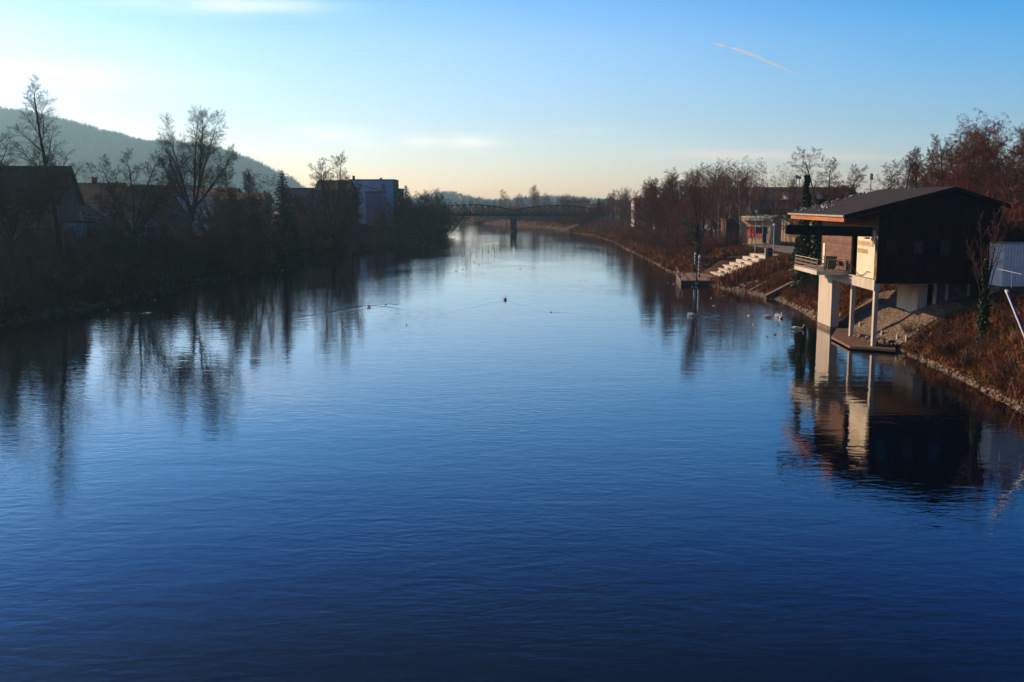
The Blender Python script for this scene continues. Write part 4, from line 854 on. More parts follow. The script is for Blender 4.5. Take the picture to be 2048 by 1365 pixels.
# terrace with railings
b = MB(); b.box(-2.85, 0.0, 7.3, 15.3, 5.62, 5.98); tr_ = b.build('terrace', M['conc'], bh)
rl = MB(); rb = MB(); 
for v in (7.38, 9.3, 11.3, 13.3, 15.2): rl.beam((-2.8, v, 5.98), (-2.8, v, 6.98), .05)
rl.beam((-2.8, 7.35, 6.98), (-2.8, 15.25, 6.98), .06); rl.beam((-2.8, 7.35, 6.08), (-2.8, 15.25, 6.08), .05)
for z in (6.38, 6.68): rb.beam((-2.84, 7.4, z), (-2.84, 15.2, z), .03, .17)
for u in (-1.9, -.95, -.05): rl.beam((u, 7.36, 5.98), (u, 7.36, 6.98), .04)
rl.beam((-2.8, 7.36, 6.98), (-.05, 7.36, 6.98), .05)
r_ = rl.build('railing', M['gutter'], bh); rb.build('railing_boards', M['rail_wood'], r_)
loc = lambda u, v, z: tuple(Matrix.LocRotScale(bh.location, bh.rotation_euler, None) @ Vector((u, v, z)))
# things on the terrace
wb = thing('wheelie_bin', 'dark green wheeled bin on the boathouse terrace', 'bin', loc(-1.35, 8.6, 5.98), -AX)
b = MB(); b.prism([(-.42, -.32, .12), (.42, -.32, .12), (.48, -.38, 1.15), (-.48, -.38, 1.15)], (0, .7, 0)); b.build('body', M['bin_green'], wb)
b = MB(); b.prism([(-.52, -.42, 1.15), (.52, -.42, 1.15), (.5, -.42, 1.22), (-.5, -.42, 1.28)], (0, .84, 0)); b.build('lid', M['bin_green'], wb)
for x in (-.35, .35): b = MB(); b.tube([(x - .05, .3, .12), (x + .05, .3, .12)], .12, 12); b.build('wheel', M['black'], wb)
tb = thing('picnic_table', 'dark picnic table beside the green bin on the terrace', 'table', loc(-.55, 10.4, 5.98), -AX + .05)
b = MB(); b.box(-.4, .4, -.9, .9, .7, .76); b.build('tabletop', M['rail_wood'], tb)
for x in (-.7, .7): b = MB(); b.box(x - .14, x + .14, -.9, .9, .42, .46); b.build('bench', M['rail_wood'], tb)
for y in (-.65, .65):
    b = MB(); b.beam((-.75, y, 0), (-.25, y, .72), .06); b.beam((.75, y, 0), (.25, y, .72), .06); b.beam((-.75, y, .38), (.75, y, .38), .05); b.build('leg', M['rail_wood'], tb)
# deck at the foot of the posts
dk = MB(); dp = [W(1663, 673.5, z=.3), W(1700, 693, z=.3), W(1791, 700, z=.3), uv(29.6, 84.5, .3), uv(28.2, 90, .3), uv(27.5, 94.3, .3)]
dk.prism([(p[0], p[1], .12) for p in dp], (0, 0, .18)); dko = dk.build('jetty_deck', M['deck']); tag(dko, 'low reddish deck at water level under the boathouse posts', 'deck')
ramp = []; U_, V_ = np.meshgrid(np.arange(27.6, 34.3, .35), np.arange(82.3, 98, .5)); PX = U_ * UD[0] + V_ * VD[0]; PY = U_ * UD[1] + V_ * VD[1]
PZ = np.maximum(hgt(PX, PY), .22) + .09; ny, nx = PX.shape; idx = np.arange(nx * ny).reshape(ny, nx)
o = link('stone_ramp', npmesh('stone_ramp', np.stack([PX, PY, PZ], -1).reshape(-1, 3), np.stack([idx[:-1, :-1], idx[:-1, 1:], idx[1:, 1:], idx[1:, :-1]], -1).reshape(-1, 4), False), M['paving']); tag(o, kind='structure')
stones('rubble', np.stack([*(lambda u, v: (u * UD[0] + v * VD[0], u * UD[1] + v * VD[1]))(rng.uniform(27.2, 28.9, 160), rng.uniform(82.0, 88, 160)), rng.uniform(.3, .5, 160)], -1), (.1, .3), 9, M['rock'], 'broken stones lying on the low deck behind the boathouse posts')
for i, (px, py) in enumerate([(1720, 656), (1764, 672), (1795, 681), (1813, 683), (1681, 636), (1862, 678), (1900, 676)]):
    p = ground_hit(px, py); b = MB(); b.tube([(0, 0, -.3), (0, 0, .36), (.01, 0, .42)], [.13, .12, .09], 9); o = b.build('wooden_stake', M['conc'], None); o.location = (p[0], p[1], max(p[2], .3)); tag(o, f'short pale stake by the water under the boathouse, {["beside the thin post", "behind the corner post", "right of the corner post", "left of a pair on the bank", "behind the big pier", "among the brambles", "right-hand end of the row"][i]}', 'stake', 'short stakes along the water edge')
# drain chute in the bank
ch = thing('concrete_chute', 'sloping concrete drain chute in the bank between boathouse and landing steps', 'drain chute', (0, 0, 0))
for (xa, ya, xb, yb) in [(1503, 585, 1596, 541), (1530, 598, 1628, 553)]:
    a_ = ground_hit(xa, ya); c_ = ground_hit(xb, yb); b = MB(); b.beam(a_ + [0, 0, .12], (a_ + c_) / 2 + [0, 0, .3], .5, .55); b.beam((a_ + c_) / 2 + [0, 0, .3], c_ + [0, 0, .15], .5, .55); b.build('side_wall', M['rock_dark'] if False else M['path'], ch)
a_ = ground_hit(1517, 591); c_ = ground_hit(1612, 547); b = MB(); b.beam(a_ + [0, 0, -.05], c_ + [0, 0, .02], 2.0, .2); b.build('channel', M['rock_dark'], ch)

# white container and handrail
cn = thing('container', 'pale corrugated container on the bank right of the boathouse', 'container', tuple(W(2003, 573, d=77.0)), -.02)
b = MB(); zc = 12 + (405 - 488) * 77 / 2000 - W(2003, 573, d=77.0)[2]
n_ = 60; prof = []
for i in range(n_):
    x = i * .11; prof += [(x, 0 if i % 2 else .05)]
b.add([(x, y, 0) for x, y in prof] + [(x, y, zc) for x, y in prof], [(i, i + 1, n_ + i + 1, n_ + i) for i in range(n_ - 1)]); b.box(0, 6.5, .06, 2.4, -.02, zc + .02); b.build('side_panel', M['white'], cn)
b = MB(); b.box(-.05, 6.6, -.04, 2.5, zc, zc + .1); b.build('roof', M['steel_grey'], cn)
b = MB(); b.box(-.1, 6.8, -.1, 2.6, -.4, -.05); b.build('base_slab', M['rock_dark'], cn)
hr = MB(); q0 = W(1995, 538, d=72.0); q1 = W(2075, 556, d=69.0); hr.tube([q0, q1], .016, 8); 
for t in (.38, .9): q = q0 + (q1 - q0) * t; hr.tube([q, q + [0, 0, -1.1]], .02, 6)
o = hr.build('handrail', M['steel_grey']); tag(o, 'thin grey handrail in front of the pale container', 'handrail')
bm_ = thing('slanted_pole', 'thick slanting pole painted blue and white at the right edge', 'pole', (0, 0, 0))
a_ = W(2014, 583, d=58); c_ = W(2098, 790, d=54)
b = MB(); b.tube([a_, c_], .085, 14); b.build('shaft', M['blue_paint'], bm_); off = np.array([-.062, -.03, .0]); b = MB(); b.tube([a_ + off * 1.05, c_ + off * 1.05], .05, 10); b.build('stripe', M['white'], bm_)
b = MB(); dd = (c_ - a_) / np.linalg.norm(c_ - a_); b.tube([a_ - dd * .08, a_ + dd * .12], .11, 14); b.build('cap', M['white'], bm_)

# ------------------------------------------------------------------ landing stage and steps
pf = thing('landing_stage', 'low floating landing stage below the steps', 'landing stage', (0, 0, 0))
A_ = W(1361.5, 561.3, z=.7); B_ = W(1352, 547, z=.7); C_ = W(1432, 561.3, z=.7); D_ = W(1436, 543, z=.7)
b = MB(); b.prism([(p[0], p[1], .56) for p in (A_, C_, D_, B_)], (0, 0, .14)); b.build('deck', M['stage'], pf)
b = MB(); ctr = (A_ + C_ + D_ + B_) / 4; b.prism([(*(ctr[:2] + (p[:2] - ctr[:2]) * .985), -.5) for p in (A_, C_, D_, B_)], (0, 0, 1.06)); b.build('hull', M['rock_dark'], pf)
rl = MB(); rail_pts = [A_ + (B_ - A_) * t for t in np.linspace(.05, 1, 6)] + [B_ + (D_ - B_) * t for t in np.linspace(.12, .55, 4)]
for p in rail_pts: rl.beam(p, p + [0, 0, 1.0], .07)
for z in (.5, 1.0): rl.beam(rail_pts[0] + [0, 0, z], rail_pts[5] + [0, 0, z], .06); rl.beam(rail_pts[5] + [0, 0, z], rail_pts[-1] + [0, 0, z], .06)
for q in range(5): rl.beam(rail_pts[q] + [0, 0, .05], rail_pts[q + 1] + [0, 0, .95], .04)
rl.build('railing', M['rail_wood'], pf)
lr = MB(); c0 = A_ + (B_ - A_) * .18 + np.array([.06, 0, .75]); pr = [(c0[0] + .42 * math.cos(t), c0[1] - .1, c0[2] + .42 * math.sin(t)) for t in np.linspace(0, 2 * math.pi, 21)]
lr.tube(pr, .10, 8); o = lr.build('life_ring', M['red_paint']); tag(o, 'red and white life ring on the railing of the landing stage', 'life ring')
for t in (0.5, 2.1, 3.6, 5.2):
    lb = MB(); lb.tube([(c0[0] + .42 * math.cos(a), c0[1] - .1, c0[2] + .42 * math.sin(a)) for a in np.linspace(t, t + .5, 5)], .115, 8); lb.build('white_band', M['white'], o)
st = thing('landing_steps', 'flight of seven broad pale concrete seating steps rising from the landing stage', 'steps', (0, 0, 0))
pairs = [((752, 684), (1040, 745)), ((858, 607), (1160, 696)), ((980, 554), (1290, 632)), ((1107, 505), (1415, 575)), ((1230, 450), (1530, 515)), ((1355, 393), (1660, 450)), ((1480, 338), (1795, 392))]
for k, (a, c) in enumerate(pairs):
    z = .7 + .45 * (k + 1); a_ = W(1340 + a[0] * .1074, 470 + a[1] * .1074, z=z); c_ = W(1340 + c[0] * .1074, 470 + c[1] * .1074, z=z)
    d_ = c_ - a_; nrm = np.array([-d_[1], d_[0], 0]); nrm /= np.linalg.norm(nrm)
    if nrm[0] < 0: nrm = -nrm
    back = 1.9 if k < 6 else 3.2; b = MB(); b.prism([(p[0], p[1], z - .48) for p in (a_, c_, c_ + nrm * back, a_ + nrm * back)], (0, 0, .48)); b.build('step', M['conc_pale'], st)
    if k > 0:
        m0 = a_ + d_ * .34 - nrm * .55; m1 = a_ + d_ * .52 - nrm * .55; b = MB(); b.prism([(p[0], p[1], z - .45) for p in (m0, m1, m1 + nrm * .5, m0 + nrm * .5)], (0, 0, .24)); b.build('half_step', M['conc_pale'], st)
    b = MB(); b.prism([(p[0], p[1], z - 2.2) for p in (a_ + nrm * .2 + d_ * .02, c_ + nrm * .2 - d_ * .02, c_ + nrm * back * .95 - d_ * .02, a_ + nrm * back * .95 + d_ * .02)], (0, 0, 1.72)); b.build('footing', M['rock_dark'], st)
def stripes_mat():
    m = bpy.data.materials.new('blue_white_spiral'); m.use_nodes = True; nt = m.node_tree; N = nt.nodes; L = nt.links; b = N['Principled BSDF']; b.inputs['Roughness'].default_value = .5
    t = N.new('ShaderNodeTexCoord'); s = N.new('ShaderNodeSeparateXYZ'); L.new(t.outputs['Object'], s.inputs[0])
    at = N.new('ShaderNodeMath'); at.operation = 'ARCTAN2'; L.new(s.outputs['Y'], at.inputs[0]); L.new(s.outputs['X'], at.inputs[1])
    d1 = N.new('ShaderNodeMath'); d1.operation = 'DIVIDE'; d1.inputs[1].default_value = 2 * math.pi; L.new(at.outputs[0], d1.inputs[0])
    d2 = N.new('ShaderNodeMath'); d2.operation = 'MULTIPLY_ADD'; d2.inputs[1].default_value = 1.75; L.new(s.outputs['Z'], d2.inputs[0]); L.new(d1.outputs[0], d2.inputs[2])
    f = N.new('ShaderNodeMath'); f.operation = 'FRACT'; L.new(d2.outputs[0], f.inputs[0]); gt_ = N.new('ShaderNodeMath'); gt_.operation = 'GREATER_THAN'; gt_.inputs[1].default_value = .5; L.new(f.outputs[0], gt_.inputs[0])
    mx = N.new('ShaderNodeMix'); mx.data_type = 'RGBA'; L.new(gt_.outputs[0], mx.inputs[0]); mx.inputs[6].default_value = (.03, .06, .30, 1); mx.inputs[7].default_value = (.42, .42, .45, 1); L.new(mx.outputs[2], b.inputs['Base Color']); return m
M['spiral'] = stripes_mat()
for px, top, bot, lab in [(1390, 504.5, 542, 'taller rear blue and white spiral-striped mooring pole on the landing stage'), (1398, 509, 555, 'front blue and white spiral-striped mooring pole on the landing stage')]:
    p = W(px, bot, z=.7); hh = W(px, top, d=p[1])[2] - .7; e = thing('mooring_pole', lab, 'mooring pole', (p[0], p[1], .7), 0, 'striped mooring poles')
    b = MB(); b.tube([(0, 0, 0), (0, 0, hh - .45)], .17, 16); b.build('shaft', M['spiral'], e); b = MB(); b.tube([(0, 0, hh - .45), (0, 0, hh - .38), (0, 0, hh - .1), (0, 0, hh)], [.17, .2, .06, .02], 14); b.build('cap', M['white'], e); b = MB(); b.tube([(0, 0, -.02), (0, 0, .12)], [.32, .26], 14); b.build('foot', M['black'], e)
p = W(1393, 571, z=0); b = MB(); b.tube([(p[0], p[1], -1), (p[0], p[1], 2.4)], .09, 8); o = b.build('mooring_post', M['black']); tag(o, 'thin black post in the water before the striped poles', 'post')
b = MB(); b.tube([(p[0], p[1], .0), (p[0], p[1], .15), (p[0], p[1], .4), (p[0], p[1], .52)], [.05, .3, .3, .05], 12); o = b.build('buoy', M['steel_grey']); tag(o, 'small grey buoy at the foot of the black post', 'buoy')

# ------------------------------------------------------------------ path, car park and street furniture on the right
def strip(name, pts, w0, w1, m, dz):
    """pts: image points of the two edges at ground level 3.9"""
    V = []; n = len(pts)
    for (xa, ya), (xb, yb) in pts:
        a = W(xa, ya, z=3.95); b = W(xb, yb, z=3.95)
        for t in np.linspace(0, 1, 7):
            q = a + (b - a) * t; V.append((q[0], q[1], max(h1(q[0], q[1]), 3.3) + dz))
    F = [(i * 7 + j, i * 7 + j + 1, (i + 1) * 7 + j + 1, (i + 1) * 7 + j) for i in range(n - 1) for j in range(6)]
    return tag(link(name, npmesh(name, V, F), m), kind='structure')
strip('riverside_path', [((1380, 480), (1380, 477)), ((1430, 484.5), (1430, 480)), ((1490, 491), (1490, 484)), ((1540, 500), (1540, 490)), ((1590, 509), (1590, 495)), ((1650, 520), (1650, 502)), ((1720, 535), (1720, 512))], 0, 0, M['path'], .14)
strip('car_park', [((1400, 474), (1400, 459)), ((1450, 478), (1450, 459)), ((1520, 482), (1520, 459)), ((1600, 487), (1600, 459)), ((1720, 496), (1720, 460))], 0, 0, M['asphalt'], .1)
def lamp(px, top, bot, label, two=False, m='steel_grey'):
    p = W(px, bot, z=3.95); hh = W(px, top, d=p[1])[2] - 3.95; e = thing('street_lamp', label, 'street lamp', (p[0], p[1], 3.9)); b = MB(); b.tube([(0, 0, -.3), (0, 0, 1), (0, 0, hh)], [.13, .09, .06], 8); b.build('post', M[m], e)
    b = MB(); b.tube([(0, 0, hh), (0, 0, hh + .1), (0, 0, hh + .35), (0, 0, hh + .42)], [.08, .26, .22, .05], 12); b.build('lamp_head', M['white'], e)
    if two: b = MB(); b.tube([(0, 0, hh - .5), (.45, 0, hh - .4)], .03, 6); b.build('bracket', M[m], e)
lamp(1547, 452, 503, 'grey street lamp beside the riverside path, nearer the boathouse'); lamp(1510, 425, 505, 'taller pale lamp post behind the top of the steps')
lamp(1579, 448, 486, 'thin lamp post in the car park behind the walking person')
sg = thing('info_sign', 'dark bluish signpost between the two lamp posts', 'sign', tuple(W(1528, 500, z=3.95))); b = MB(); b.beam((0, 0, 0), (0, 0, 2.6), .09); b.build('post', M['steel_dark'], sg); b = MB(); b.box(-.32, .32, -.06, -.02, 1.3, 2.7); b.build('board', M['blue_paint'], sg)
bn = thing('litter_bin', 'dark round-topped bin at the head of the steps', 'bin', tuple(W(1540, 515, z=3.75))); b = MB(); b.tube([(0, 0, 0), (0, 0, 1.1), (0, 0, 1.35), (0, 0, 1.45)], [.38, .42, .36, .12], 16); b.build('body', M['black'], bn); b = MB(); b.tube([(0, 0, .95), (0, 0, 1.0)], [.44, .44], 16); b.build('rim', M['steel_grey'], bn)
pp = W(1532, 515, z=3.75); b = MB(); b.box(pp[0] - .17, pp[0] + .17, pp[1] - .17, pp[1] + .17, 3.5, 5.05); b.box(pp[0] - .21, pp[0] + .21, pp[1] - .21, pp[1] + .21, 5.05, 5.13); o = b.build('stone_pillar', M['conc_pale']); tag(o, 'small cream pillar next to the dark bin at the head of the steps', 'pillar')
bh2 = thing('park_bench', 'pale bench on the grass verge beyond the path', 'bench', tuple(W(1492, 484, z=3.95)), .1); b = MB(); b.box(-.9, .9, -.2, .2, .42, .47); b.build('seat', M['house_white'], bh2); b = MB(); b.box(-.9, .9, .2, .24, .5, .9); b.build('backrest', M['house_white'], bh2)
for x in (-.7, .7): b = MB(); b.box(x - .04, x + .04, -.18, .2, 0, .42); b.build('leg', M['steel_dark'], bh2)
def car(px, py, rz, m, label):
    p = W(px, py, z=3.98); e = thing('parked_car', label, 'car', tuple(p), rz)
    prof = [(-2.1, .35), (-2.15, .75), (-2.0, .95), (-1.3, 1.0), (-.75, 1.42), (.7, 1.46), (1.45, 1.05), (2.05, .98), (2.15, .6), (2.1, .35)]
    b = MB(); b.prism([(x, -.86, z) for x, z in prof], (0, 1.72, 0)); b.build('body', M[m], e)
    b = MB(); b.prism([(x, -.875, z) for x, z in [(-1.15, 1.02), (-.7, 1.36), (.62, 1.39), (1.2, 1.04)]], (0, 1.75, 0)); b.build('windows', M['glass'], e)
    for x in (-1.35, 1.35):
        for y in (-.9, .9):
            b = MB(); b.tube([(x, y - .1, .33), (x, y + .1, .33)], .33, 16); w = b.build('wheel', M['black'], e); b = MB(); b.tube([(x, y - .115, .33), (x, y + .115, .33)], .2, 12); b.build('rim', M['steel_grey'], w)
    for y in (-.6, .6): b = MB(); b.box(2.1, 2.17, y - .15, y + .15, .65, .8); b.build('headlight', M['white'], e)
car(1520, 470, 0.1, 'carpaint', 'dark car parked in front of the red kiosk'); car(1408, 471, .2, 'carwhite', 'pale car half hidden behind the bank trees'); car(1445, 468, .2, 'carwhite', 'pale car parked behind the birches')
# buildings on the right
def house(name, label, cat, px, py_base, d, w, dep, he, hr, wall, roof, rz=0.0, zb=None, chim=False, wins=(), axis='x', z0=None, over=.4, group=None, flat=False):
    p = W(px, py_base, d=d); z0 = (h1(p[0], p[1]) - .3) if z0 is None else z0
    e = thing(name, label, cat, (p[0], p[1], z0), rz, group)
    he -= z0; hr -= z0
    b = MB()
    if flat:
        b.box(-w / 2, w / 2, 0, dep, 0, he); b.build('wall', M[wall], e); b = MB(); b.box(-w / 2 - .2, w / 2 + .2, -.2, dep + .2, he + .003, he + .35); rf = b.build('roof', M[roof], e)
    elif axis == 'x':
        b.prism([(-w / 2, 0, 0), (-w / 2, dep, 0), (-w / 2, dep, he), (-w / 2, dep / 2, hr - .1), (-w / 2, 0, he)], (w, 0, 0)); b.build('wall', M[wall], e)
        s = (hr - he) / (dep / 2); b = MB(); y0 = -over; zz = he - s * over
        b.prism([(-w / 2 - over, y0, zz), (-w / 2 - over, dep / 2, hr), (-w / 2 - over, dep / 2, hr + .22), (-w / 2 - over, y0, zz + .22)], (w + 2 * over, 0, 0))
        b.prism([(-w / 2 - over, dep / 2, hr), (-w / 2 - over, dep - y0, zz), (-w / 2 - over, dep - y0, zz + .22), (-w / 2 - over, dep / 2, hr + .22)], (w + 2 * over, 0, 0)); rf = b.build('roof', M[roof], e)
    else:
        b.prism([(-w / 2, 0, 0), (w / 2, 0, 0), (w / 2, 0, he), (0, 0, hr - .1), (-w / 2, 0, he)], (0, dep, 0)); b.build('wall', M[wall], e)
        s = (hr - he) / (w / 2); b = MB(); zz = he - s * over
        b.prism([(-w / 2 - over, -over, zz), (0, -over, hr), (0, -over, hr + .22), (-w / 2 - over, -over, zz + .22)], (0, dep + 2 * over, 0)); b.prism([(0, -over, hr), (w / 2 + over, -over, zz), (w / 2 + over, -over, zz + .22), (0, -over, hr + .22)], (0, dep + 2 * over, 0)); rf = b.build('roof', M[roof], e)
    if chim: 
        b = MB(); b.box(-.4, .4, dep / 2 - .4, dep / 2 + .4, hr - .6, hr + 1.2); b.box(-.5, .5, dep / 2 - .5, dep / 2 + .5, hr + 1.2, hr + 1.32); b.build('chimney', M['brick'], rf)
    for (wx, wz, ww, wh) in wins:
        b = MB(); b.box(wx - ww / 2, wx + ww / 2, -.06, -.004, wz, wz + wh); f = b.build('window', M['house_dark'], e); b = MB(); b.box(wx - ww / 2 + .08, wx - .04, -.085, -.064, wz + .08, wz + wh - .08); b.box(wx + .04, wx + ww / 2 - .08, -.085, -.064, wz + .08, wz + wh - .08); b.build('pane', M['glass'], f)
    return e
def zat(py, d): return 12 + (405 - py) * d / 2000
house('kiosk', 'cream kiosk with red boarded front and flat canopies', 'kiosk', 1512, 462, 196, 8.5, 2.4, zat(436, 196), 0, 'hall_cream', 'conc', flat=True, z0=3.9, rz=-1.0)
ks = bpy.data.objects['kiosk']
for x in (-1.3, 1.2): b = MB(); b.box(x - .9, x + .9, -.1, -.02, 1.3, 3.4 if x < 0 else 2.1); b.build('red_panel', M['red_paint'], ks)
b = MB(); b.box(-.1, 2.9, -.07, -.01, 2.1, 3.4); b.build('window', M['glass'], ks)
b = MB(); b.box(-3.4, 3.0, -1.2, .0, zat(441, 196) - 3.9, zat(440, 196) - 3.7); b.build('canopy', M['conc_pale'], ks)
for x in (-2.9, 2.7): b = MB(); b.tube([(x, -1.0, 0), (x, -1.0, 4.2)], .08, 8); b.build('column', M['conc'], ks)
house('kiosk_annex', 'low dark red shed left of the kiosk behind the birches', 'shed', 1478, 462, 200, 5.2, 5, zat(441, 200), 0, 'brick', 'tile_dark', flat=True, z0=3.9)
e = house('long_hall', 'long cream hall with a green band behind the car park', 'hall', 1582, 462, 206, 19, 4, zat(441, 206), 0, 'hall_cream', 'green_band', flat=True, z0=3.9, rz=-1.0)
for x in np.arange(-8.8, 9.5, 2.2): b = MB(); b.box(x - .06, x + .06, -.08, -.002, 0, zat(441, 206) - 3.9); b.build('pilaster', M['conc'], e)
b = MB(); b.box(-9.5, -1, -.12, -.002, zat(440, 206) - 4.1, zat(430, 206) - 3.9); b.build('fascia', M['green_band'], e)
house('grey_hall', 'cream walled hall with a dark curved roof right of the long hall', 'hall', 1575, 462, 222, 16, 30, zat(420, 222), zat(401, 222), 'house_dark', 'tile_dark', z0=3.9)
house('factory_hall', 'large dark roofed hall behind the birches', 'hall', 1580, 462, 262, 40, 34, zat(402, 262), zat(375, 262), 'house_dark', 'tile_dark', z0=3.9)
house('blue_roof_hall', 'hall with slate-blue roof behind the boathouse roof', 'hall', 1700, 462, 240, 24, 30, zat(418, 240), zat(387, 240), 'house_cream', 'tile_blue', z0=3.9)
def mast(px, top, bot, d, label, r=.25):
    p = W(px, bot, d=d); zt = W(px, top, d=d)[2]; e = thing('antenna_mast', label, 'antenna mast', (p[0], p[1], p[2])); H_ = zt - p[2]
    b = MB(); b.tube([(0, 0, 0), (0, 0, H_)], r * .6, 8); b.build('pole', M['steel_grey'], e)
    for a in range(3): b = MB(); b.box(r * math.cos(a * 2.1) - .15 + r * .4 * math.cos(a * 2.1), r * math.cos(a * 2.1) + .15 + r * .4 * math.cos(a * 2.1), r * math.sin(a * 2.1) - .12, r * math.sin(a * 2.1) + .12, H_ * .72, H_ * .98); b.build('antenna', M['house_white'], e)
mast(1740, 347, 395, 262, 'slim antenna mast on the blue roofed hall'); mast(1592, 350, 376, 280, 'left of the two antenna masts on the factory hall'); mast(1598, 352, 376, 280, 'right of the two antenna masts on the factory hall')
for i, (px, d, w, top, rr, wl_, rf_) in enumerate([(1290, 330, 7, 404, 398, 'house_white', 'tile_red'), (1178, 520, 14, 412, 408, 'house_cream', 'tile_dark'), (1196, 455, 9, 418, 412, 'house_cream', 'tile_red'), (1150, 560, 16, 404, 400, 'house_dark', 'tile_dark'), (1340, 300, 8, 430, 421, 'house_cream', 'tile_red'), (1420, 290, 14, 430, 420, 'house_cream', 'tile_red')]):
    house('house', ['white house glimpsed between the right bank trees', 'yellowish house behind the right end of the bridge', 'cream house just right of the bridge end', 'dark house roof above the right arch of the bridge', 'low cream house behind the tree trunks of the right bank', 'low cream house behind the ivy-clad fork'][i], 'house', px, 440, d, w, 9, zat(top, d), zat(rr, d), wl_, rf_, z0=3.5, wins=[(-w / 4, 3, 1.2, 1.3), (w / 4, 3, 1.2, 1.3)])

# ------------------------------------------------------------------ houses on the left
house('house', 'large dark gabled house at the left edge behind the twiggy tree', 'house', 10, 480, 158, 16.5, 11, zat(402, 158), zat(334, 158), 'house_dark', 'tile_dark', rz=.12, over=.8, wins=[(5.6, 8.0, 1.2, 1.6), (2.4, 8.0, 1.2, 1.6), (5.8, 4.4, 1.2, 1.9), (1.5, 4.4, 1.2, 1.9), (-1.5, 3.0, 2.2, 1.4)])
house('house', 'cream house with red-brown roof and chimney left of the sunlit roof', 'house', 172, 470, 200, 12, 10, zat(405, 200), zat(368, 200), 'house_cream', 'tile_red', rz=-.05, chim=True, wins=[(-2, 3.4, 1.2, 1.4), (2, 3.4, 1.2, 1.4)])
house('house', 'small gabled house with brown roof behind the tall slender tree', 'house', 140, 470, 176, 8, 8, zat(440, 176), zat(405, 176), 'house_white', 'tile_red', rz=.1, axis='y', wins=[(0, 3, 1.3, 1.3)])
house('garden_shed', 'bluish garden shed in front of the small gabled house', 'shed', 132, 480, 160, 5.5, 4, zat(446, 160), 0, 'blue_wall', 'tile_dark', flat=True)
e = house('outhouse', 'white gabled outhouse with a yellow shield on its wall', 'outhouse', 183, 470, 166, 3.2, 5, zat(452, 166), zat(438, 166), 'house_white', 'tile_red', axis='y')
b = MB(); b.tube([(0, -.12, 1.9), (0, -.02, 1.9)], .55, 14); b.build('shield', M['yellow'], e)
house('house', 'house with steep tiled roof that catches the sun behind the round tree', 'house', 268, 470, 196, 9, 8.5, zat(425, 196), zat(372, 196), 'house_dark', 'tile_red', rz=-.55, axis='y')
house('house', 'low slate roofed house right of the round tree', 'house', 320, 470, 186, 9, 7, zat(436, 186), zat(411, 186), 'house_dark', 'tile_blue', axis='y', rz=.3, wins=[(0, 3, 1.2, 1.2)])
for i, (px, d, w, he, hr_, wl_, rf_, lab) in enumerate([(368, 262, 8, 392, 372, 'blue_wall', 'tile_blue', 'bluish house end between the limbs of the vase-shaped tree'), (325, 272, 22, 396, 376, 'house_dark', 'tile_dark', 'long dark roofed house behind the round tree'), (430, 258, 10, 392, 378, 'house_white', 'tile_red', 'pale house right of the vase-shaped tree'), (480, 250, 12, 400, 388, 'house_dark', 'tile_red', 'dark house behind the slim dark trees')]):
    house('house', lab, 'house', px, 450, d, w, 9, zat(he, d), zat(hr_, d), wl_, rf_, wins=[(0, 3, 1.4, 1.4)])
e = thing('garden_tent', 'small blue garden tent beside the slate roofed house', 'tent', tuple(W(303, 462, d=172))); e.location.z = h1(e.location.x, e.location.y); b = MB(); q = 1.7; zt_ = zat(438, 172) - e.location.z
b.add([(-q, -q, zt_ - 1.2), (q, -q, zt_ - 1.2), (q, q, zt_ - 1.2), (-q, q, zt_ - 1.2), (0, 0, zt_)], [(0, 1, 4), (1, 2, 4), (2, 3, 4), (3, 0, 4), (3, 2, 1, 0)]); b.build('canopy', M['blue_wall'], e)
for sx_, sy_ in ((-1, -1), (1, -1), (1, 1), (-1, 1)): b = MB(); b.tube([(sx_ * 1.6, sy_ * 1.6, -.2), (sx_ * 1.6, sy_ * 1.6, zt_ - 1.2)], .05, 6); b.build('leg', M['steel_grey'], e)
house('long_building', 'long flat-roofed grey building before the pale blue block', 'building', 634, 450, 300, 21, 14, zat(379, 300), 0, 'house_dark', 'tile_dark', flat=True, wins=[(x, 5.5, 2, 1.2) for x in (-8, -4, 0, 4, 8)])
house('long_building', 'grey building with shallow pitched roof adjoining the pale blue block', 'building', 664, 450, 285, 9, 14, zat(382, 285), zat(362, 285), 'house_dark', 'tile_dark')
e = house('apartment_block', 'tall pale blue apartment block on the left bank', 'building', 744, 450, 335, 14.6, 14, zat(362, 335), 0, 'blue_wall', 'brick', flat=True)
hz_ = zat(362, 335) - e.location.z
b = MB(); b.box(3.3, 4.6, -.07, -.004, hz_ - 3.2, hz_ - .9); b.build('window', M['mauve_wall'], e)
for zz in (5.2, 3.0, .9):
    for x in (1.8, 2.7, 3.6, 4.5): b = MB(); b.box(x, x + .5, -.07, -.004, hz_ - 4.0 - (5.2 - zz), hz_ - 3.5 - (5.2 - zz)); b.build('window', M['glass'], e)
b = MB(); b.box(7.32, 7.6, -.1, 13, 0, hz_ + .36); b.build('side_wall', M['brick'], e)
for x, q in ((-6.5, 1.2), (2.6, .5)): b = MB(); b.box(x, x + .7, 2, 3, hz_ + .34, hz_ + .34 + q); b.build('vent', M['brick'], e)
e = house('annex', 'mauve annex with a sloping roof in front of the pale blue block', 'building', 749, 450, 322, 5.4, 8, zat(386, 322), 0, 'mauve_wall', 'tile_dark', flat=True)
b = MB(); hh_ = zat(386, 322) - e.location.z + .36; b.prism([(-4.6, -.4, hh_ + 2.1), (2.9, -.4, hh_), (2.9, -.4, hh_ + .25), (-4.6, -.4, hh_ + 2.35)], (0, 8.6, 0)); b.build('lean_to_roof', M['tile_dark'], e)
e = house('brick_annex', 'stepped brick block right of the pale blue block', 'building', 793, 450, 345, 3.4, 9, zat(380, 345), 0, 'brick', 'tile_dark', flat=True)
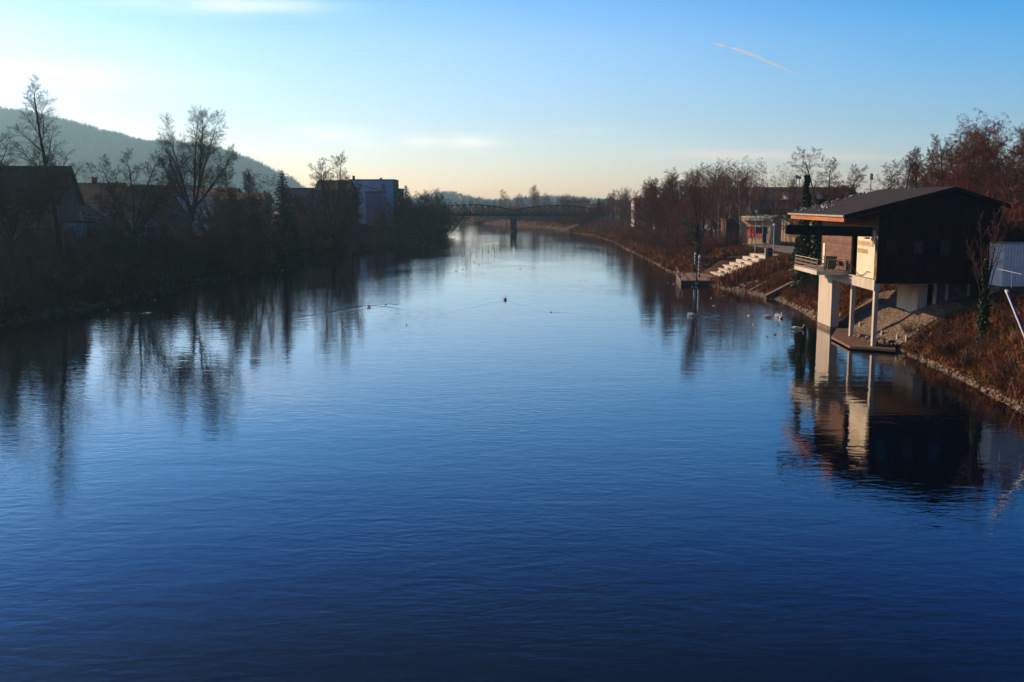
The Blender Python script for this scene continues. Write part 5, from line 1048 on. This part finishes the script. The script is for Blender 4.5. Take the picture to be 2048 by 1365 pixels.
for zz in (0, 1): b = MB(); hq = zat(386, 345) - e.location.z - zz * 3.0; b.box(-1.2, 1.0, -.07, -.004, hq - 1.2, hq); b.build('window', M['house_white'], e)
for (px, py, d, t, lab) in [(127, 485, 140, 452, 'thin pale pole in the garden by the blue shed'), (754, 440, 300, 418, 'thin pale lamp post before the blue block')]:
    p = W(px, py, d=d); zt = W(px, t, d=d)[2]; b = MB(); zg = h1(p[0], p[1]); b.tube([(p[0], p[1], zg - .2), (p[0], p[1], zt)], .04, 6); o = b.build('garden_pole', M['house_cream']); tag(o, lab, 'pole')

# ------------------------------------------------------------------ bridge
br = thing('arch_bridge', 'dark green steel truss bridge with two shallow arches on a stone pier', 'bridge', (0, 0, 0))
YB = 420.0; PXc = .63
def arch(x0, x1, ztop, zend):
    for yy in (YB - 3, YB + 3):
        b = MB(); n = 14; top = []; bot = []
        for i in range(n + 1):
            t = i / n; x = x0 + (x1 - x0) * t; top.append((x, yy, zend + (ztop - zend) * (1 - (2 * t - 1) ** 2))); bot.append((x, yy, 7.3))
        for i in range(n):
            b.beam(top[i], top[i + 1], .4, .42); b.beam(bot[i], bot[i + 1], .35, .35)
            b.beam(bot[i], top[i + 1], .12); b.beam(top[i], bot[i + 1], .12)
        for i in range(n + 1): b.beam(bot[i], top[i], .2)
        b.build('arch_truss', M['bridge'], br)
M['bridge'] = mat('bridge_green_paint', (.006, .014, .024), (.010, .019, .028), rough=.6, scale=1)
arch(-35.0, PXc - .4, 11.0, 8.8); arch(PXc + .4, 36.5, 10.7, 8.7)
b = MB(); b.box(-37, 38.5, YB - 3.1, YB + 3.1, 6.35, 7.1); b.build('deck', M['bridge'], br)
rl = MB()
for yy in (YB - 3.3, YB + 3.3):
    rl.beam((-37, yy, 8.1), (38.5, yy, 8.1), .1)
    for x in np.arange(-36.5, 38.6, 1.5): rl.beam((x, yy, 7.1), (x, yy, 8.1), .07)
rl.build('railing', M['bridge'], br)
b = MB(); b.prism([(PXc - 1.25, YB - 4, 6.35), (PXc + 1.25, YB - 4, 6.35), (PXc + 1.5, YB - 4.4, -2), (PXc - 1.5, YB - 4.4, -2)], (0, 8.4, 0)); b.prism([(PXc - 1.6, YB - 4.5, .5), (PXc, YB - 6.4, .5), (PXc + 1.6, YB - 4.5, .5), (PXc + 1.6, YB + 4.5, .5), (PXc - 1.6, YB + 4.5, .5)], (0, 0, -3)); b.build('pier', mat('bridge_pier_stone', (.09, .085, .09), (.07, .065, .07), rough=.9, scale=.6, bump=.3), br)
for x0, x1 in ((-41, -35), (36.5, 42)): b = MB(); b.box(x0, x1, YB - 3.6, YB + 3.6, -1, 6.3); b.build('abutment', M['conc'], br)
# sandy slip on the far bank
a_ = W(958, 447, z=0); b = MB(); b.prism([(a_[0] - 3, a_[1], .02), (a_[0] + 14, a_[1] + 6, 5.6), (a_[0] + 16, a_[1] + 9, 5.6), (a_[0] + 3, a_[1] + 4, .02)], (0, 0, .25)); o = b.build('far_slipway', M['path']); tag(o, kind='structure')

# ------------------------------------------------------------------ birds
def bird_mesh(name, prof, n=10, sy=.8, m=None):
    b = MB(); b.tube([(x, 0, z) for x, z, r in prof], [r for x, z, r in prof], n, sy); me = bpy.data.meshes.new(name); me.from_pydata(b.v, [], b.f); me.polygons.foreach_set('use_smooth', [True] * len(me.polygons)); me.materials.append(m); return me
swim = [(-.68, .26, .01), (-.55, .22, .08), (-.38, .17, .17), (-.12, .13, .23), (.12, .12, .23), (.32, .13, .17), (.43, .2, .10), (.47, .33, .06), (.45, .5, .05), (.45, .63, .045), (.49, .72, .05), (.55, .74, .055), (.62, .72, .04), (.66, .71, .012)]
lowneck = swim[:6] + [(.45, .16, .09), (.58, .17, .055), (.68, .26, .05), (.72, .40, .045), (.75, .52, .045), (.80, .57, .055), (.87, .55, .04), (.91, .53, .012)]
preen = swim[:6] + [(.40, .26, .11), (.36, .40, .065), (.24, .47, .055), (.10, .44, .055), (.0, .38, .06), (-.06, .34, .02)]
SW = {k: bird_mesh('swan_body_' + k, v, 12, .85, M['whitefeather']) for k, v in dict(swim=swim, low=lowneck, preen=preen).items()}
def beak_mesh(x, z, s):
    b = MB(); b.tube([(x, 0, z), (x + .06 * s, 0, z - .02 * s), (x + .12 * s, 0, z - .035 * s)], [.03 * s, .022 * s, .005 * s], 6); me = bpy.data.meshes.new('beak'); me.from_pydata(b.v, [], b.f); me.materials.append(M['beak']); return me
BK = dict(swim=beak_mesh(.64, .71, 1), low=beak_mesh(.89, .54, 1), preen=beak_mesh(-.05, .34, .9))
wgb = MB()
for y in (-.17, .17): wgb.tube([(-.5, y * .7, .3), (-.3, y, .3), (0, y * 1.1, .24), (.2, y, .2)], [.01, .09, .11, .02], 8)
wgm = bpy.data.meshes.new('wings'); wgm.from_pydata(wgb.v, [], wgb.f); wgm.polygons.foreach_set('use_smooth', [True] * len(wgm.polygons)); wgm.materials.append(M['whitefeather'])
for px, py, pose, rz, lab in [(1010, 600, 'swim', 1.4, 'swan swimming alone in mid-river ahead of its wide wake'), (737, 614, 'swim', 1.9, 'swan swimming near the left of the river with neck upright'), (1383, 632, 'preen', 2.9, 'white swan preening off the landing stage'),
                              (1538, 635, 'preen', .3, 'left swan of the close group near the boathouse pier'), (1557, 634, 'preen', 2.6, 'middle swan of the close group near the boathouse pier'), (1562, 637, 'swim', 1.2, 'rightmost swan of the close group near the boathouse pier'), (1594, 659, 'low', .05, 'pale swan stretching its neck nearest to the boathouse pier')]:
    p = W(px, py, z=0); e = thing('swan', lab, 'swan', (p[0], p[1], -.03), rz, 'swans on the river')
    for n_, me_ in (('body', SW[pose]), ('beak', BK[pose]), ('wings', wgm)): q = bpy.data.objects.new(n_, me_); col.objects.link(q); q.parent = e
    e.scale = (.82,) * 3
duckp = [(-.3, .14, .01), (-.22, .11, .05), (-.08, .08, .1), (.08, .07, .1), (.17, .09, .06), (.2, .16, .045), (.21, .23, .05), (.26, .25, .045), (.31, .23, .025), (.37, .215, .008)]
DM = bird_mesh('duck_body', duckp, 8, .85, M['brownfeather']); GM = bird_mesh('gull_body', duckp, 8, .85, M['whitefeather'])
pig = [(-.19, .06, .015), (-.1, .08, .04), (0, .11, .075), (.07, .14, .07), (.11, .19, .045), (.13, .235, .04), (.165, .235, .025), (.19, .225, .006)]
PM_ = bird_mesh('pigeon_body', pig, 8, .85, M['greyfeather']); PW_ = bird_mesh('pigeon_body_white', pig, 8, .85, M['whitefeather'])
ducks = [(772, 610), (813, 650), (1102, 625), (1202, 573), (1160, 562), (1172, 562), (1394, 591), (1410, 590), (1434, 600), (1568, 626), (1558, 652), (1550, 670), (1534, 674), (1440, 604), (1475, 598), (1427, 610)]
ducks += [(600 + x * .3125, 480 + y * .3125) for x, y in [(455, 152), (607, 167), (733, 160), (640, 211), (676, 219), (711, 215), (667, 261), (915, 108), (955, 104), (969, 114), (993, 107), (1040, 108), (1086, 90), (1098, 91), (1135, 101), (1229, 87), (1245, 111), (1068, 143), (1115, 144), (1125, 151), (1146, 157), (1150, 165), (1192, 142), (1220, 149), (1041, 191), (1001, 201), (1409, 187), (1065, 18), (520, 160), (560, 155), (590, 158), (480, 158)]]
for i, (px, py) in enumerate(ducks):
    p = W(px, py, z=0)
    if inriv(np.array(p[0]), np.array(p[1])):
        o = bpy.data.objects.new('duck', DM); col.objects.link(o); o.location = (p[0], p[1], -.015); o.rotation_euler = (0, 0, random.uniform(0, 6.28)); s = .52; o.scale = (s, s, s)
        lab, grp = (('small dark duck on the pale reflection towards the bridge', 'ducks on the pale water towards the bridge') if py < 560 and px > 780 else
                    ('small dark duck near the foot of the left bank', 'ducks along the left bank') if px < 780 and py < 560 else
                    ('small dark duck between the landing stage and the boathouse pier', 'ducks between stage and boathouse') if px > 1350 else
                    ('small dark duck swimming in open mid-river near the two lone swans', 'ducks in open mid-river'))
        tag(o, lab, 'duck', grp)
for i, (px, py) in enumerate([(1506, 650), (1497, 632), (1566, 671), (1422, 597), (1427, 612), (1446, 592), (1372, 566), (1378, 568), (1384, 574), (1335, 566), (1347, 569), (549, 541), (539, 542), (565, 541), (847, 491), (851, 487), (1154, 491), (294, 627), (310, 601), (216, 621)]):
    p = W(px, py, z=0); o = bpy.data.objects.new('gull', GM); col.objects.link(o); o.location = (p[0], p[1], -.015); o.rotation_euler = (0, 0, random.uniform(0, 6.28)); o.scale = (.55,) * 3
    lab, grp = (('small white gull floating by the left bank', 'gulls by the left bank') if px < 700 else
                ('white gull on the distant water before the bridge', 'gulls before the bridge') if py < 500 else
                ('small white gull floating off the landing stage', 'gulls off the landing stage') if py < 620 else
                ('small white gull floating among the swans by the boathouse pier', 'gulls by the boathouse pier'))
    tag(o, lab, 'gull', grp)
# pigeons on the roof: rows along the rear part of the river slope
def roof_z(u): return 11.02 + (u + 2.86) * (13.25 - 11.02) / 8.66
rp_ = random.Random(4); n_p = 0
for i in range(64):
    t = rp_.random()
    if i < 34: lu = -2.6 + rp_.random() * 2.3; lv = 17.6 - rp_.random() ** 1.5 * 9
    else: lu = -.5 + rp_.random() * 5.5; lv = 17.9 - rp_.random() ** 2 * 1.8 - max(0, .4 - lu) * 1.5
    white = rp_.random() < .3; o = bpy.data.objects.new('pigeon', PW_ if white else PM_); col.objects.link(o); o.location = loc(lu, lv, roof_z(lu) - .03); o.rotation_euler = (0, 0, rp_.uniform(0, 6.28)); o.scale = (.9,) * 3
    tag(o, 'white pigeon sitting on the boathouse roof' if white else 'grey pigeon sitting on the boathouse roof', 'pigeon', 'white pigeons on the boathouse roof' if white else 'grey pigeons on the boathouse roof')

# ------------------------------------------------------------------ walking person
def skinned(name, pts, edges, radii, m, parent, root=0):
    me = bpy.data.meshes.new(name); me.from_pydata(pts, edges, []); o = link(name, me, m, parent)
    md = o.modifiers.new('skin', 'SKIN'); md.use_smooth_shade = True
    for i, r in enumerate(radii): me.skin_vertices[0].data[i].radius = (r, r)
    me.skin_vertices[0].data[root].use_root = True
    s = o.modifiers.new('sub', 'SUBSURF'); s.levels = 1; s.render_levels = 1
    return o
pe = thing('person', 'person in dark clothes walking along the riverside path', 'person', tuple(W(1621, 508, z=3.95)), 0); pe.location.z = h1(pe.location.x, pe.location.y) + .14
S_ = 1.0
body = [(0, 0, .95), (0, 0, 1.15), (.02, 0, 1.38), (.03, 0, 1.5), (.04, 0, 1.62), (.05, 0, 1.72), (0, .1, .9), (.14, .1, .5), (.22, .1, .08), (.36, .1, .03), (0, -.1, .9), (-.06, -.1, .5), (-.3, -.1, .14), (-.2, -.1, .03),
        (.01, .2, 1.42), (-.1, .25, 1.15), (-.04, .25, .92), (.01, -.2, 1.42), (.1, -.25, 1.15), (.22, -.25, .94), (-.02, .25, .84), (.26, -.25, .87)]
ed = [(0, 1), (1, 2), (2, 3), (3, 4), (4, 5), (0, 6), (6, 7), (7, 8), (8, 9), (0, 10), (10, 11), (11, 12), (12, 13), (2, 14), (14, 15), (15, 16), (2, 17), (17, 18), (18, 19), (16, 20), (19, 21)]
ra = [.13, .12, .14, .055, .095, .08, .085, .06, .042, .035, .085, .06, .042, .035, .055, .042, .03, .055, .042, .03, .025, .025]
skinned('body', body, ed, ra, M['skin'], pe)
skinned('jacket', [body[i] for i in (0, 1, 2, 14, 15, 17, 18)] + [(-.05, .25, .96), (.2, -.25, .98)], [(0, 1), (1, 2), (2, 3), (3, 4), (2, 5), (5, 6), (4, 7), (6, 8)], [.17, .155, .165, .08, .06, .08, .06, .05, .05], M['cloth_dark'], pe)
skinned('trousers', [body[i] for i in (0, 6, 7, 8, 10, 11, 12)], [(0, 1), (1, 2), (2, 3), (0, 4), (4, 5), (5, 6)], [.15, .105, .08, .062, .105, .08, .062], M['cloth_dark'], pe)
skinned('hair', [(.03, 0, 1.68), (.02, 0, 1.76)], [(0, 1)], [.10, .085], M['hair'], pe)
fb = MB()
for (hx_, hy_, hz__) in (body[20], body[21]):
    for k in range(5): fb.tube([(hx_ + (k - 2) * .018, hy_, hz__), (hx_ + (k - 2) * .02, hy_, hz__ - .05), (hx_ + (k - 2) * .02 + .015, hy_, hz__ - (.085 if k else .06))], [.009, .008, .006], 5)
fb.build('fingers', M['skin'], pe)

# ------------------------------------------------------------------ contrail high in the sky
cm = bpy.data.materials.new('contrail_vapour'); cm.use_nodes = True; nt = cm.node_tree; N = nt.nodes; L = nt.links
for n in list(N): N.remove(n)
out = N.new('ShaderNodeOutputMaterial'); vol = N.new('ShaderNodeVolumePrincipled'); vol.inputs['Color'].default_value = (1, 1, 1, 1); vol.inputs['Density'].default_value = .016; vol.inputs['Anisotropy'].default_value = .3
L.new(vol.outputs[0], out.inputs['Volume'])
DC = 9000; b = MB(); cpix = [(1428, 87), (1445, 92), (1470, 98), (1500, 108), (1522, 118), (1545, 128), (1570, 139), (1598, 151)]; rad = [3, 9, 12, 14, 10, 12, 9, 2]
b.tube([W(x, y, d=DC + 4 * i * 100) for i, (x, y) in enumerate(cpix)], [r * 1.1 for r in rad], 10); o = b.build('contrail', cm, None, True); tag(o, 'short white aircraft contrail slanting down in the blue sky', 'contrail')

# ------------------------------------------------------------------ haze
hm = bpy.data.materials.new('haze_air'); hm.use_nodes = True; nt = hm.node_tree; N = nt.nodes; L = nt.links
for n in list(N): N.remove(n)
out = N.new('ShaderNodeOutputMaterial'); vol = N.new('ShaderNodeVolumePrincipled'); vol.inputs['Color'].default_value = (.46, .82, 1, 1); vol.inputs['Density'].default_value = .00016; vol.inputs['Anisotropy'].default_value = .45
L.new(vol.outputs[0], out.inputs['Volume'])
b = MB(); b.box(-3500, 3500, -200, 3700, -7, 330); o = b.build('haze', hm); tag(o, kind='stuff')
